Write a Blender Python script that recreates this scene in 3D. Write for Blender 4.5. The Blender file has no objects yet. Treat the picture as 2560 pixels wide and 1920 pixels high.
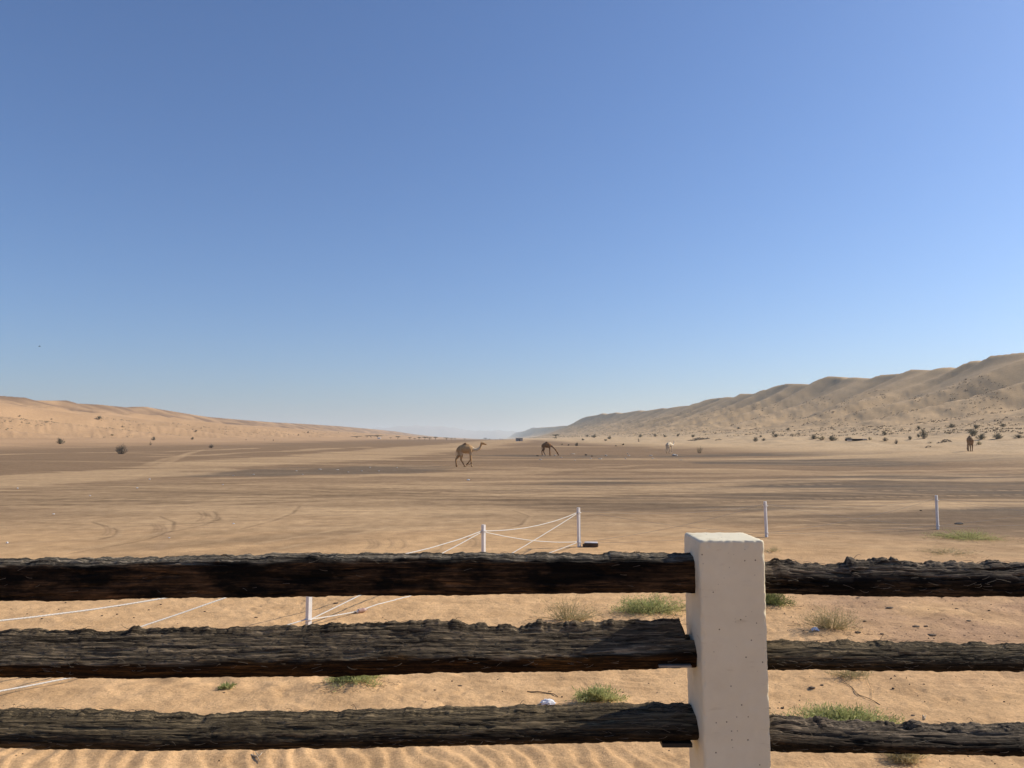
import bpy, math, random
import numpy as np
from mathutils import Vector, Matrix, Euler
R = math.radians
C = bpy.context.scene.collection
SC = bpy.context.scene

# ------------------------------------------------------------------ camera
EYE = 2.4
PITCH = math.atan(138 / 1923)
cam_d = bpy.data.cameras.new('camera'); cam = bpy.data.objects.new('camera', cam_d); C.objects.link(cam)
cam.location = (0, 0, EYE); cam.rotation_euler = (math.pi / 2 + PITCH, 0, 0)
cam_d.sensor_width = 36; cam_d.lens = 36 * 1923 / 2560
cam_d.clip_start = 0.05; cam_d.clip_end = 60000
SC.camera = cam

# ------------------------------------------------------------------ world + sun
SUN_AZ, SUN_EL = 70.0, 34.0          # to the right of the viewing direction (+Y), above the horizon
w = bpy.data.worlds.new('World'); SC.world = w; w.use_nodes = True
nt = w.node_tree; nt.nodes.clear()
sky = nt.nodes.new('ShaderNodeTexSky'); sky.sky_type = 'NISHITA'; sky.sun_disc = False
sky.sun_elevation = R(SUN_EL); sky.sun_rotation = R(SUN_AZ)
sky.altitude = 0; sky.air_density = 1.0; sky.dust_density = 0.9; sky.ozone_density = 7.5
bg = nt.nodes.new('ShaderNodeBackground'); bg.inputs['Strength'].default_value = 0.115
ow = nt.nodes.new('ShaderNodeOutputWorld')
wb = nt.nodes.new('ShaderNodeMix'); wb.data_type = 'RGBA'; wb.blend_type = 'MULTIPLY'; wb.inputs[0].default_value = 1
wb.inputs[7].default_value = (0.83, 0.925, 1.04, 1)       # the phone's cool rendering of the sky
nt.links.new(sky.outputs[0], wb.inputs[6]); nt.links.new(wb.outputs[2], bg.inputs[0]); nt.links.new(bg.outputs[0], ow.inputs[0])
sun_d = bpy.data.lights.new('sun', 'SUN'); sun = bpy.data.objects.new('sun', sun_d); C.objects.link(sun)
sun_d.energy = 5.0; sun_d.angle = R(0.53); sun_d.color = (1.0, 0.90, 0.74)
sv = Vector((math.sin(R(SUN_AZ)) * math.cos(R(SUN_EL)), math.cos(R(SUN_AZ)) * math.cos(R(SUN_EL)), math.sin(R(SUN_EL))))
sun.rotation_euler = sv.to_track_quat('Z', 'Y').to_euler()
SC.view_settings.view_transform = 'Standard'; SC.view_settings.look = 'None'
SC.view_settings.exposure = 0.12; SC.view_settings.gamma = 1
SC.view_settings.use_curve_mapping = False
SC.render.engine = 'CYCLES'
SC.cycles.volume_bounces = 1
SC.cycles.max_bounces = 6

# ------------------------------------------------------------------ helpers
def tag(o, label=None, cat=None, group=None, kind=None):
    if label: o['label'] = label
    if cat: o['category'] = cat
    if group: o['group'] = group
    if kind: o['kind'] = kind
    return o

def link(name, me, mats=(), parent=None, loc=None):
    o = bpy.data.objects.new(name, me); C.objects.link(o)
    for m in mats: me.materials.append(m)
    if parent: o.parent = parent
    if loc is not None: o.location = loc
    return o

def empty(name, loc=(0, 0, 0), rz=0.0):
    o = bpy.data.objects.new(name, None); C.objects.link(o)
    o.location = loc; o.rotation_euler = (0, 0, rz); o.empty_display_size = 0.2
    return o

def copy_tree(o, parent=None):
    c = o.copy(); C.objects.link(c); c.parent = parent
    for ch in o.children: copy_tree(ch, c)
    return c

def npmesh(name, V, F, smooth=False, mi=None):
    """V (n,3); F (m,3|4) array"""
    V = np.asarray(V, dtype=np.float32); F = np.asarray(F, dtype=np.int32)
    me = bpy.data.meshes.new(name); k = F.shape[1]
    me.vertices.add(len(V)); me.vertices.foreach_set('co', V.ravel())
    me.loops.add(F.size); me.loops.foreach_set('vertex_index', F.ravel())
    me.polygons.add(len(F)); me.polygons.foreach_set('loop_start', np.arange(0, F.size, k, dtype=np.int32))
    me.polygons.foreach_set('loop_total', np.full(len(F), k, dtype=np.int32))
    me.polygons.foreach_set('use_smooth', np.full(len(F), bool(smooth)))
    if mi is not None: me.polygons.foreach_set('material_index', np.asarray(mi, dtype=np.int32))
    me.update(calc_edges=True); me.validate()
    return me

def _hash(ix, iy, seed):
    h = (ix.astype(np.int64) * 374761393 + iy.astype(np.int64) * 668265263 + seed * 1442695041) & 0xFFFFFFFF
    h = ((h ^ (h >> 13)) * 1274126177) & 0xFFFFFFFF
    h = (h ^ (h >> 16)) & 0xFFFFFFFF
    return h.astype(np.float64) / 4294967295.0

def noise(x, y, seed=0):
    x = np.asarray(x, float); y = np.asarray(y, float)
    ix = np.floor(x); iy = np.floor(y); fx = x - ix; fy = y - iy
    ux = fx * fx * fx * (fx * (fx * 6 - 15) + 10); uy = fy * fy * fy * (fy * (fy * 6 - 15) + 10)
    out = 0
    for dx in (0, 1):
        for dy in (0, 1):
            a = _hash(ix + dx, iy + dy, seed) * 2 * math.pi
            g = np.cos(a) * (fx - dx) + np.sin(a) * (fy - dy)
            out = out + g * (ux if dx else 1 - ux) * (uy if dy else 1 - uy)
    return out * 1.4

def fbm(x, y, octv=4, seed=0, gain=0.5):
    s = 0; a = 1.0; t = 0
    for i in range(octv):
        s = s + a * noise(x * 2 ** i + 17.3 * i, y * 2 ** i - 9.1 * i, seed + i); t += a; a *= gain
    return s / t * 1.3

def sstep(a, b, x):
    t = np.clip((x - a) / (b - a), 0, 1); return t * t * (3 - 2 * t)

# ------------------------------------------------------------------ photo pixel (2560x1920) -> ray
cp, sp = math.cos(PITCH), math.sin(PITCH)
def ray(px, py):
    a = (px - 1280) / 1923; b = -(py - 960) / 1923
    return a, cp - b * sp, sp + b * cp
def tan_e(px, py):
    d = ray(px, py); return d[0] / d[1], d[2] / d[1]
def at_y(px, py, Y):
    t, e = tan_e(px, py); return Vector((t * Y, Y, EYE + e * Y))

# ------------------------------------------------------------------ materials
def nodes_mat(name):
    m = bpy.data.materials.new(name); m.use_nodes = True
    n = m.node_tree.nodes; l = m.node_tree.links
    return m, n, l, n['Principled BSDF'], n['Material Output']

def N(n, t, **kw):
    x = n.new(t)
    for k, v in kw.items():
        if k in x.inputs: x.inputs[k].default_value = v
        else: setattr(x, k, v)
    return x

def ramp(n, stops):
    r = n.new('ShaderNodeValToRGB'); e = r.color_ramp.elements
    while len(e) < len(stops): e.new(0.5)
    for i, (p, c) in enumerate(stops):
        e[i].position = p; e[i].color = (*c, 1) if len(c) == 3 else c
    return r

def mat_plain(name, c1, c2=None, scale=8.0, rough=0.8, bump=0.0, bscale=40, metal=0.0, stretch=None):
    m, n, l, b, o = nodes_mat(name)
    c2 = c2 or tuple(x * 0.75 for x in c1)
    tc = N(n, 'ShaderNodeTexCoord'); mp = N(n, 'ShaderNodeMapping')
    if stretch: mp.inputs['Scale'].default_value = stretch
    l.new(tc.outputs['Object'], mp.inputs['Vector'])
    ns = N(n, 'ShaderNodeTexNoise', Scale=scale, Detail=6.0, Roughness=0.6); l.new(mp.outputs[0], ns.inputs['Vector'])
    r = ramp(n, [(0.3, c2), (0.7, c1)]); l.new(ns.outputs[0], r.inputs[0]); l.new(r.outputs[0], b.inputs['Base Color'])
    b.inputs['Roughness'].default_value = rough; b.inputs['Metallic'].default_value = metal
    b.inputs['Specular IOR Level'].default_value = 0.25
    if bump:
        nb = N(n, 'ShaderNodeTexNoise', Scale=bscale, Detail=5.0); l.new(mp.outputs[0], nb.inputs['Vector'])
        bp = N(n, 'ShaderNodeBump', Strength=0.6, Distance=bump); l.new(nb.outputs[0], bp.inputs['Height']); l.new(bp.outputs[0], b.inputs['Normal'])
    return m

def mat_leaf(name, c1, c2, scale=3.0, trans=0.35):
    m, n, l, b, o = nodes_mat(name)
    tc = N(n, 'ShaderNodeTexCoord')
    ns = N(n, 'ShaderNodeTexNoise', Scale=scale, Detail=4.0, Roughness=0.7); l.new(tc.outputs['Object'], ns.inputs['Vector'])
    r = ramp(n, [(0.35, c2), (0.65, c1)]); l.new(ns.outputs[0], r.inputs[0]); l.new(r.outputs[0], b.inputs['Base Color'])
    b.inputs['Roughness'].default_value = 0.7; b.inputs['Specular IOR Level'].default_value = 0.2
    t = N(n, 'ShaderNodeBsdfTranslucent'); l.new(r.outputs[0], t.inputs[0])
    mx = N(n, 'ShaderNodeMixShader', Fac=trans); l.new(b.outputs[0], mx.inputs[1]); l.new(t.outputs[0], mx.inputs[2])
    l.new(mx.outputs[0], o.inputs['Surface'])
    return m

M_green = mat_leaf('fresh_green_leaf', (0.52, 0.51, 0.22), (0.28, 0.31, 0.11), 9, 0.4)
M_green2 = mat_leaf('dark_green_leaf', (0.26, 0.28, 0.10), (0.13, 0.15, 0.05), 9, 0.4)
M_straw = mat_leaf('straw_stalk', (0.60, 0.50, 0.27), (0.40, 0.34, 0.17), 7, 0.3)
M_olive = mat_leaf('olive_leaf', (0.46, 0.39, 0.20), (0.30, 0.26, 0.13), 3, 0.35)
M_scrub = mat_leaf('dry_scrub', (0.21, 0.165, 0.11), (0.12, 0.10, 0.07), 0.3, 0.2)
M_grey = mat_leaf('grey_green_leaf', (0.28, 0.26, 0.175), (0.17, 0.16, 0.11), 2, 0.2)
M_dead = mat_plain('dead_grey_twig', (0.18, 0.15, 0.12), (0.10, 0.085, 0.065), 5)
M_twig = mat_plain('brown_twig', (0.16, 0.11, 0.065), (0.08, 0.055, 0.035), 12)
M_bark = mat_plain('acacia_bark', (0.11, 0.08, 0.055), None, 5)
M_acacia = mat_leaf('acacia_leaf', (0.085, 0.09, 0.045), (0.05, 0.055, 0.03), 1.0, 0.15)

# ------------------------------------------------------------------ terrain height
AX = -50 / 1923
def uv_(x, y): return y * 0.99966 + x * AX, x * 0.99966 - y * AX      # along / across the valley

def crest_from(pts, vc):
    us, hs = [], []
    for px, py in pts:
        t, e = tan_e(px, py); y = vc / (t - AX)
        us.append(y); hs.append(EYE + e * y)
    o = np.argsort(us); return np.array(us)[o], np.array(hs)[o]

SIL_R = [(1426, 1068), (1440, 1058), (1453, 1048), (1467, 1043), (1494, 1039), (1507, 1035), (1513, 1038), (1540, 1033), (1550, 1036), (1600, 1028), (1606, 1031), (1657, 1023), (1668, 1024), (1684, 1021), (1697, 1019), (1725, 1017), (1736, 1012),
         (1750, 1010), (1765, 1003), (1790, 999), (1820, 996), (1841, 997), (1856, 988), (1889, 988), (1911, 978), (1924, 979), (1948, 968), (1970, 963), (2005, 963), (2034, 966), (2057, 951), (2079, 944), (2109, 946), (2117, 951), (2136, 946),
         (2189, 949), (2208, 940), (2263, 936), (2292, 926), (2345, 928), (2355, 927), (2372, 920), (2407, 925), (2427, 911), (2451, 902), (2465, 907), (2497, 890), (2533, 887), (2552, 884), (2600, 880), (2700, 872), (2900, 845), (3200, 800)]
SIL_RF = [(1262, 1096), (1277, 1086), (1291, 1081), (1310, 1078), (1331, 1069), (1340, 1070), (1385, 1067), (1413, 1065), (1430, 1066), (1445, 1066)]
SIL_L2 = [(0, 992), (61, 998), (81, 999), (102, 1006), (187, 1006), (199, 1013), (268, 1016), (346, 1024), (374, 1020), (407, 1026), (439, 1031), (488, 1039),
          (529, 1045), (610, 1052), (692, 1058), (773, 1062), (854, 1067), (900, 1071), (947, 1075), (988, 1079), (1035, 1086), (1088, 1092), (1130, 1095), (-100, 985), (-300, 975), (-800, 960)]
SIL_L1 = [(0, 1004), (40, 1011), (61, 1017), (100, 1021), (130, 1022), (143, 1017), (160, 1021), (187, 1030), (220, 1032), (250, 1036), (277, 1033), (300, 1036), (325, 1040), (350, 1036), (375, 1042), (407, 1041), (425, 1048), (445, 1046),
          (468, 1053), (520, 1060), (560, 1063), (640, 1067), (700, 1071), (800, 1078), (900, 1083), (1050, 1092), (-100, 995), (-300, 985), (-800, 970)]
uR, hR = crest_from(SIL_R, 300.0)
_u, _h = crest_from(SIL_RF, 380.0)
uR = np.concatenate([uR, [3120, 3500], _u]); hR = np.concatenate([hR, [9, 9], _h])
uL2, hL2 = crest_from(SIL_L2, -450.0)
uL1, hL1 = crest_from(SIL_L1, -300.0)

MOUNDS = [((px - 1280) / (py - 1098) * EYE, EYE * 1923 / (py - 1098) + .25, ww) for px, py, ww in [(1625, 1546, .55), (1420, 1566, .5), (2078, 1590, .45), (888, 1728, .38), (1502, 1772, .3), (2108, 1862, .6), (1925, 1524, .4)]]
def fold(p, k=0.38):
    f = p - np.floor(p); w = np.where(f < k, f / k, (1 - f) / (1 - k)); return 0.5 * w + 0.5 * w * w * (3 - 2 * w)
def ridged(x, y, seed): return 1 - np.abs(noise(x, y, seed)) * 2.2

def height(x, y):
    x = np.asarray(x, float); y = np.asarray(y, float)
    u, v = uv_(x, y); r = np.hypot(x, y)
    z = 1.5 * sstep(300, 1000, r)
    z = z + (0.05 * fbm(x / 9, y / 9, 3, 3) + 0.22 * fbm(x / 45, y / 45, 2, 5)) * sstep(14, 60, r)
    ua = np.maximum(u, -2000)
    # ---- right dunes
    uw = ua + 7 * noise(ua / 90, v / 60, 41) * np.clip((300 - v) / 190, 0, 1) + 0.35 * (300 - v) * np.clip((300 - v) / 100, 0, 1) * 0.6
    v0 = v; v = v - 80 * sstep(3000, 3600, ua)
    Hc = np.interp(uw, uR, hR)
    apr = 3.2 * sstep(28, 125, v) + 0.012 * np.clip(v - 110, 0, 60) ** 1.0 * 2
    wv = np.clip((v - 112) / 188, 0, 1)
    prof = 0.26 * wv + 0.74 * wv ** 2.6 * (1.0 + 0.35 * (1 - wv))
    slope = (Hc - 4.0) * prof
    env = np.clip(4 * wv * (1 - wv), 0, 1) ** 0.65
    spur = fold(uw / 78 + 0.55 * noise(ua / 170, v / 220, 55)) * 9.0 + fold(uw / 31 + 0.5 * noise(ua / 70, v / 60, 56)) * 2.2 * (0.5 + noise(ua / 120, v / 90, 57)) + ridged(uw / 66 + 0.2, v / 300, 51) * 2.0 + ridged(uw / 26, v / 110, 52) * 1.1
    slope = slope + env * (spur - 7.0) * sstep(0.12, 0.6, wv)
    slope = slope + env * (fbm(x / 4.5, y / 3.2, 3, 61) * 0.45) * (1 - sstep(0.6, 0.95, wv)) * sstep(0.0, 0.2, wv)
    slope = slope + 0.7 * fbm(uw / 55, v / 9, 3, 68) * env
    # apron hummocks
    apr = apr + sstep(40, 90, v) * (1 - sstep(130, 170, v)) * (0.8 * fbm(u / 26, v / 14, 3, 66) + 0.25 * fbm(u / 6, v / 4, 2, 67))
    back = sstep(300, 380, v)
    right = np.where(v > 28, apr + slope * (1 - 0.22 * back) + back * 5 * fbm(x / 120, y / 120, 3, 71), 0)
    v = v0
    # ---- left dunes
    q = -v
    uw2 = ua + 18 * noise(ua / 110, v / 80, 42) * np.clip((300 - q) / 150, 0, 1) - 0.5 * np.clip(300 - q, 0, 150)
    H1 = np.interp(uw2, uL1, hL1); H2 = np.interp(ua, uL2, hL2)
    apl = 4.0 * sstep(85, 215, q)
    w1 = np.clip((q - 165) / 135, 0, 1); p1 = 0.15 * w1 + 0.85 * w1 ** 1.9
    w2 = np.clip((q - 318) / 132, 0, 1); p2 = w2 ** 1.2
    front = (H1 - 4.0) * p1
    env1 = np.clip(4 * w1 * (1 - w1), 0, 1)
    front = front + env1 * (fold(uw2 / 105 + 0.5 * noise(ua / 200, v / 200, 85), 0.3) - 0.6) * 8.0
    front = front + (1 - sstep(0.5, 0.7, w1)) * sstep(0, 0.15, w1) * fbm(x / 3.5, y / 3.5, 2, 62) * 0.5
    dip = sstep(300, 322, q) * (1 - w2)
    rear = front * (1 - p2) - dip * 8.0 + (H2 - 4.0) * p2
    rear = rear + np.where((q > 320) & (q < 450), np.clip(4 * w2 * (1 - w2), 0, 1) * (4.5 * fbm(x / 40, y / 25, 4, 83) - 1.5), 0)
    lb = sstep(450, 560, q)
    left = np.where(q > 85, apl + np.where(q > 300, rear, front) - lb * 8 + lb * 5 * fbm(x / 120, y / 120, 3, 72), 0)
    side = np.where(v > 0, right, left)
    fade = 1 - sstep(13000, 16000, r)
    z = z + side * fade * sstep(-1600, -900, u)
    # ---- near sand: wind ripples, soft mounds and the bank the fence stands on
    near = 1 - sstep(12, 22, r)
    wrp = 0.55 * fbm(x / 0.9, y / 0.9, 2, 11) + 0.25 * noise(x / 0.3, y / 0.3, 15)
    ph = (x * 0.93 + y * 0.33) / 0.16 + wrp * 1.25
    f = ph - np.floor(ph)
    rip = np.where(f < 0.62, f / 0.62, (1 - f) / 0.38); rip = rip * rip * (3 - 2 * rip)
    amp = (1 - sstep(5.95, 6.6, y + 0.12 * x + 0.3 * noise(x / 1.5, y / 1.5, 19))) * (1 - sstep(0.9, 1.7, x))
    z = z + 0.013 * rip * amp * near
    ph2 = (y + 0.12 * x) / 0.13 + 0.8 * fbm(x / 1.2, y / 0.5, 2, 12)
    z = z + 0.006 * np.sin(ph2 * 6.283) * (1 - amp) * near * sstep(-0.2, 0.3, noise(x / 3, y / 2, 14))
    z = z + near * (0.035 * fbm(x / 1.8, y / 1.2, 3, 13) + 0.011 * fbm(x / 0.2, y / 0.16, 2, 18))
    # scuffs and old footprints
    fp = sstep(0.30, 0.62, noise(x / 0.19, y / 0.15, 25)) * sstep(-0.05, 0.25, noise(x / 2.2, y / 1.6, 26))
    z = z - 0.012 * fp * near * (1 - amp)
    for mx_, my_, mw_ in MOUNDS:
        z = z + 0.055 * np.exp(-(((x - mx_) / mw_) ** 2 + ((y - my_) / (0.8 * mw_)) ** 2))
    # soft dimples at mid left
    dm = np.exp(-(((x + 2.8) / 1.6) ** 2 + ((y - 7.9) / 0.5) ** 2))
    z = z + 0.05 * dm * noise(x / 0.3, y / 0.35, 22)
    bank = 1 - sstep(2.9, 4.3, y)
    z = z + 0.85 * bank * (1 - sstep(20, 40, r))
    return z

def ground(px, py, rmax=14000):
    """first hit of the photo ray with the terrain (real position on the ground)"""
    t, e = tan_e(px, py)
    Y = 4.5 * (1.004 ** np.arange(0, 2100)); Y = Y[Y < rmax]
    H = height(t * Y, Y); L = EYE + e * Y
    i = np.argmax(L <= H)
    if not (L <= H).any(): return None
    y = Y[i]
    return Vector((t * y, y, float(H[i])))

# ------------------------------------------------------------------ ground sheet
def build_ground():
    a_d = np.linspace(-37, 37, 1000)
    side = 37 + np.array([1.5, 3.5, 6, 9, 13, 18, 24, 31, 39, 48, 58, 69, 81, 94, 108, 122, 136])
    ang = np.radians(np.concatenate([-(side[::-1]), a_d, side]))
    # close the circle
    r1 = np.array([0.4, 1.0, 1.6, 2.2, 2.8, 3.3, 3.7, 4.1, 4.5])
    r2 = 4.8 * 1.0042 ** np.arange(0, int(math.log(26 / 4.8) / math.log(1.0042)))
    r3 = r2[-1] * 1.01 ** np.arange(1, int(math.log(4500 / r2[-1]) / math.log(1.01)))
    r4 = r3[-1] * 1.035 ** np.arange(1, int(math.log(26000 / r3[-1]) / math.log(1.035)) + 1)
    rr = np.concatenate([r1, r2, r3, r4])
    A, RR = np.meshgrid(ang, rr)
    X = np.sin(A) * RR; Y = np.cos(A) * RR
    Z = height(X, Y)
    nr, na = X.shape
    V = np.stack([X.ravel(), Y.ravel(), Z.ravel()], 1)
    idx = np.arange(nr * na).reshape(nr, na)
    nxt = np.roll(idx, -1, axis=1)
    F = np.stack([idx[:-1].ravel(), nxt[:-1].ravel(), nxt[1:].ravel(), idx[1:].ravel()], 1)[:, ::-1]
    me = npmesh('sand_ground', V, F, True)
    # ---- base colours of sand, gravel and tracks
    x, y = X.ravel(), Y.ravel(); r = np.hypot(x, y); u, v = uv_(x, y)
    def mix(a, b, t): return a + (b - a) * t[:, None]
    near = np.array([0.68, 0.435, 0.222]); lightsand = np.array([0.58, 0.40, 0.225])
    plain = np.array([0.28, 0.186, 0.107]); grav = np.array([0.14, 0.112, 0.082])
    duneL = np.array([0.50, 0.325, 0.185]); duneR = np.array([0.58, 0.41, 0.235])
    base = np.repeat(near[None], len(x), 0)
    pl = sstep(12.5, 30, r + 2.5 * fbm(x / 3, y / 3, 3, 101) + 0.12 * x)
    nz = fbm(x / 14, y / 14, 4, 102); nz2 = fbm(x / 9.0 + y / 40, y / 3.2, 5, 103, 0.62); nz5 = fbm(x / 2.2, y / 0.9, 4, 108, 0.6); nz3 = fbm(x / 60, y / 30, 4, 104)
    cover = np.clip(1.02 + 0.9 * nz + 0.8 * nz2 + 0.6 * nz3 + 0.35 * nz5 + 0.6 * fbm(x / 50, y / 18, 6, 121, 0.75) + 0.75 * sstep(55, 80, r) * (1 - sstep(6, 30, x * 0) * 0), 0, 1)
    tan_ = mix(np.repeat(lightsand[None] * 0.93, len(x), 0), plain, np.clip(cover, 0, 1))
    # left middle distance is sandier
    sandy = (1 - sstep(28, 70, r)) * (1 - sstep(-2, 6, x))
    tan_ = tan_ + (lightsand * 0.80 - tan_) * (0.42 * sandy)[:, None]
    base = mix(base, tan_, pl)
    gv = np.zeros(len(x)); brk = fbm(x / 34, y / 20, 6, 109, 0.78) + 0.25 * nz2
    def seg_mask(pts, wob=1.0, seed=0, edge=0.5):
        """pts: list of (px,py,half width m) on the ground -> soft mask in world space"""
        P = []
        for px, py, wd in pts:
            t, e = tan_e(px, py); yy = -EYE / e; P.append((t * yy, yy, wd))
        pa = np.array(P); pad = pa[:, 2].max() * 1.6 + 3.5 * wob + 0.3
        sel = np.nonzero((x > pa[:, 0].min() - pad) & (x < pa[:, 0].max() + pad) & (y > pa[:, 1].min() - pad * 1.5) & (y < pa[:, 1].max() + pad * 1.5))[0]
        xs, ys = x[sel], y[sel]; best = np.full(len(sel), 9.0)
        if wob > 0.1: wx = xs + wob * fbm(xs / 12, ys / 12, 3, 200 + seed); wy = ys + 2.0 * wob * fbm(xs / 10, ys / 16, 3, 230 + seed)
        else: wx, wy = xs, ys
        for (x0, y0, w0), (x1, y1, w1) in zip(P[:-1], P[1:]):
            dx, dy = x1 - x0, y1 - y0; L = dx * dx + dy * dy
            k = np.clip(((wx - x0) * dx + (wy - y0) * dy) / L, 0, 1)
            best = np.minimum(best, np.hypot(wx - x0 - k * dx, wy - y0 - k * dy) / (w0 + (w1 - w0) * k))
        mk = 1 - sstep(1 - edge, 1 + edge, best)
        if wob >= 0.5: mk = sstep(0.18, 0.80, mk * (0.85 + 0.3 * brk[sel]) + 1.15 * brk[sel] * (mk > 0.002))
        out = np.zeros(len(x)); out[sel] = mk
        return out
    def paint(m, colr, amt=1.0):
        nonlocal base
        base = base + (colr - base) * (m * amt)[:, None]
    # broad dark gravel on the right, middle distance
    m = seg_mask([(1500, 1243, 5.5), (1900, 1225, 9), (2300, 1215, 11), (2800, 1212, 13)], 3, 1, 0.7)
    m2 = seg_mask([(1300, 1222, 4), (1700, 1262, 5), (2560, 1275, 6)], 2, 2, 0.8)
    mm = np.clip(m + 0.6 * m2, 0, 1) * np.clip(0.75 + 0.9 * nz2, 0.1, 1); paint(mm, grav, 0.85); gv = np.maximum(gv, mm)
    # dark strips
    m = seg_mask([(500, 1187, 3.5), (650, 1181, 6), (800, 1176, 8), (930, 1172, 7), (1010, 1169, 2)], 2, 3); paint(m, grav * 1.1, 0.65); gv = np.maximum(gv, m)
    m = seg_mask([(1220, 1138, 2), (1330, 1138, 6), (1500, 1140, 10), (1700, 1140, 10), (2100, 1141, 9), (2600, 1139, 9)], 2, 4, 0.3); paint(m, grav, 0.75); gv = np.maximum(gv, m)
    m = seg_mask([(1850, 1158, 5), (2100, 1156, 11), (2350, 1152, 12), (2700, 1152, 12)], 2, 5); paint(m, grav * 1.05, 0.8); gv = np.maximum(gv, m)
    m = seg_mask([(-100, 1228, 2), (300, 1219, 2.5), (700, 1216, 2.5), (1000, 1214, 2)], 2, 6, 0.9); paint(m, plain * 0.75, 0.6)
    m = seg_mask([(700, 1252, 1.5), (1000, 1246, 3.0), (1250, 1240, 3.5), (1500, 1232, 3)], 2, 7, 0.9); paint(m, plain * 0.72, 0.65)
    # pale drifted sand tracks
    m = seg_mask([(-200, 1216, 5), (0, 1206, 5.5), (250, 1188, 6), (500, 1165, 6), (700, 1150, 9), (900, 1136, 10), (1000, 1128, 11), (1120, 1116, 14), (1250, 1106, 22), (1290, 1102, 30)], 1.2, 8, 0.5); paint(m, lightsand * .95, 0.75); gv = gv * (1 - m)
    for i, pts in enumerate([
        [(560, 1198, 1.2), (800, 1193, 2.2), (1000, 1186, 2.4), (1200, 1181, 2.2), (1450, 1169, 2.2), (1650, 1163, 1.5)],
        [(0, 1224, 0.5), (500, 1215, 0.6), (1200, 1205, 1.0), (1700, 1199, 1.2), (2560, 1199, 1.6)],
        [(750, 1280, 1.4), (1050, 1272, 1.7), (1280, 1277, 1.5), (1380, 1300, 0.8)],
        [(1300, 1167, 1), (1700, 1176, 2), (2100, 1180, 2), (2560, 1176, 3)],
        [(1900, 1285, 0.8), (2150, 1280, 1.2), (2400, 1266, 1.3)], [(2350, 1262, 1), (2560, 1256, 1.3)],
        [(1500, 1147, 5), (1800, 1148, 4), (2300, 1147, 3)],
        [(380, 1141, 2), (640, 1131, 3), (900, 1118, 4)],
        [(0, 1137, 1.5), (400, 1129, 2.5), (640, 1121, 3)],
        [(1150, 1123, 8), (1230, 1116, 8), (1360, 1115, 8), (1500, 1119, 5)]]):
        m = seg_mask(pts, 1.4, 20 + i, 0.85); paint(m, lightsand, 0.62); gv = gv * (1 - 0.7 * m)
    # many old vehicle tracks criss-crossing the plain
    rt = np.random.default_rng(31)
    for i in range(64):
        y0_ = 1112 + 200 * rt.random() ** 1.3; sl = rt.normal(0, 0.014) * (1 + (y0_ - 1110) / 120); xa = rt.uniform(-400, 1500); xb = xa + rt.uniform(700, 2300); bow = rt.normal(0, 3) * (y0_ - 1105) / 80
        if y0_ + sl * (xa - 1280) < 1108 or y0_ + sl * (xb - 1280) < 1108: continue
        wd = rt.uniform(0.12, 0.5) * (1 + (60 / max(y0_ - 1100, 12))); tr = []
        for k_ in range(5):
            f_ = k_ / 4; xx = xa + (xb - xa) * f_; tr.append((xx, y0_ + sl * (xx - 1280) + bow * (1 - (2 * f_ - 1) ** 2), wd))
        for o_ in (0.0, 1.0):
            m = seg_mask([(a_, b_ + o_ * 1.7 * (b_ - 1098) ** 2 / 4615, c_) for a_, b_, c_ in tr], 0.01, 400 + i, 0.8)
            m = m * np.clip(0.55 + 0.8 * brk, 0, 1)
            paint(m, lightsand if i % 5 < 3 else plain * 0.62, 0.55)
    # wheel tracks: pairs of narrow darker lines and a few turning curves
    for i, pts in enumerate([
        [(0, 1265), (400, 1258), (900, 1248), (1500, 1236)], [(0, 1272), (400, 1264), (900, 1256), (1500, 1243)],
        [(0, 1255), (500, 1247), (1100, 1238), (1700, 1222)], [(0, 1278), (350, 1270), (800, 1262)],
        [(0, 1304), (300, 1317), (520, 1308), (820, 1292), (1200, 1283)], [(0, 1360), (250, 1345), (420, 1320), (800, 1316), (1250, 1310)],
        [(900, 1395), (1180, 1370), (1190, 1350), (1130, 1340)],
        [(1000, 1330), (1300, 1312), (1310, 1296), (1230, 1282), (1080, 1276)], [(560, 1300), (540, 1290), (490, 1280)],
        [(380, 1375), (410, 1340), (400, 1322)], [(1900, 1305), (2150, 1315), (2560, 1290)], [(1650, 1200), (2100, 1208), (2560, 1203)]]):
        m = seg_mask([(a, b, 0.13) for a, b in pts], 0.25, 60 + i, 0.6)
        m = m * np.clip(0.6 + 1.2 * noise(x / 1.5, y / 3, 300 + i), 0, 1)
        paint(m, plain * (0.7 if i % 2 == 0 else 1.5), 0.5)
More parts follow.
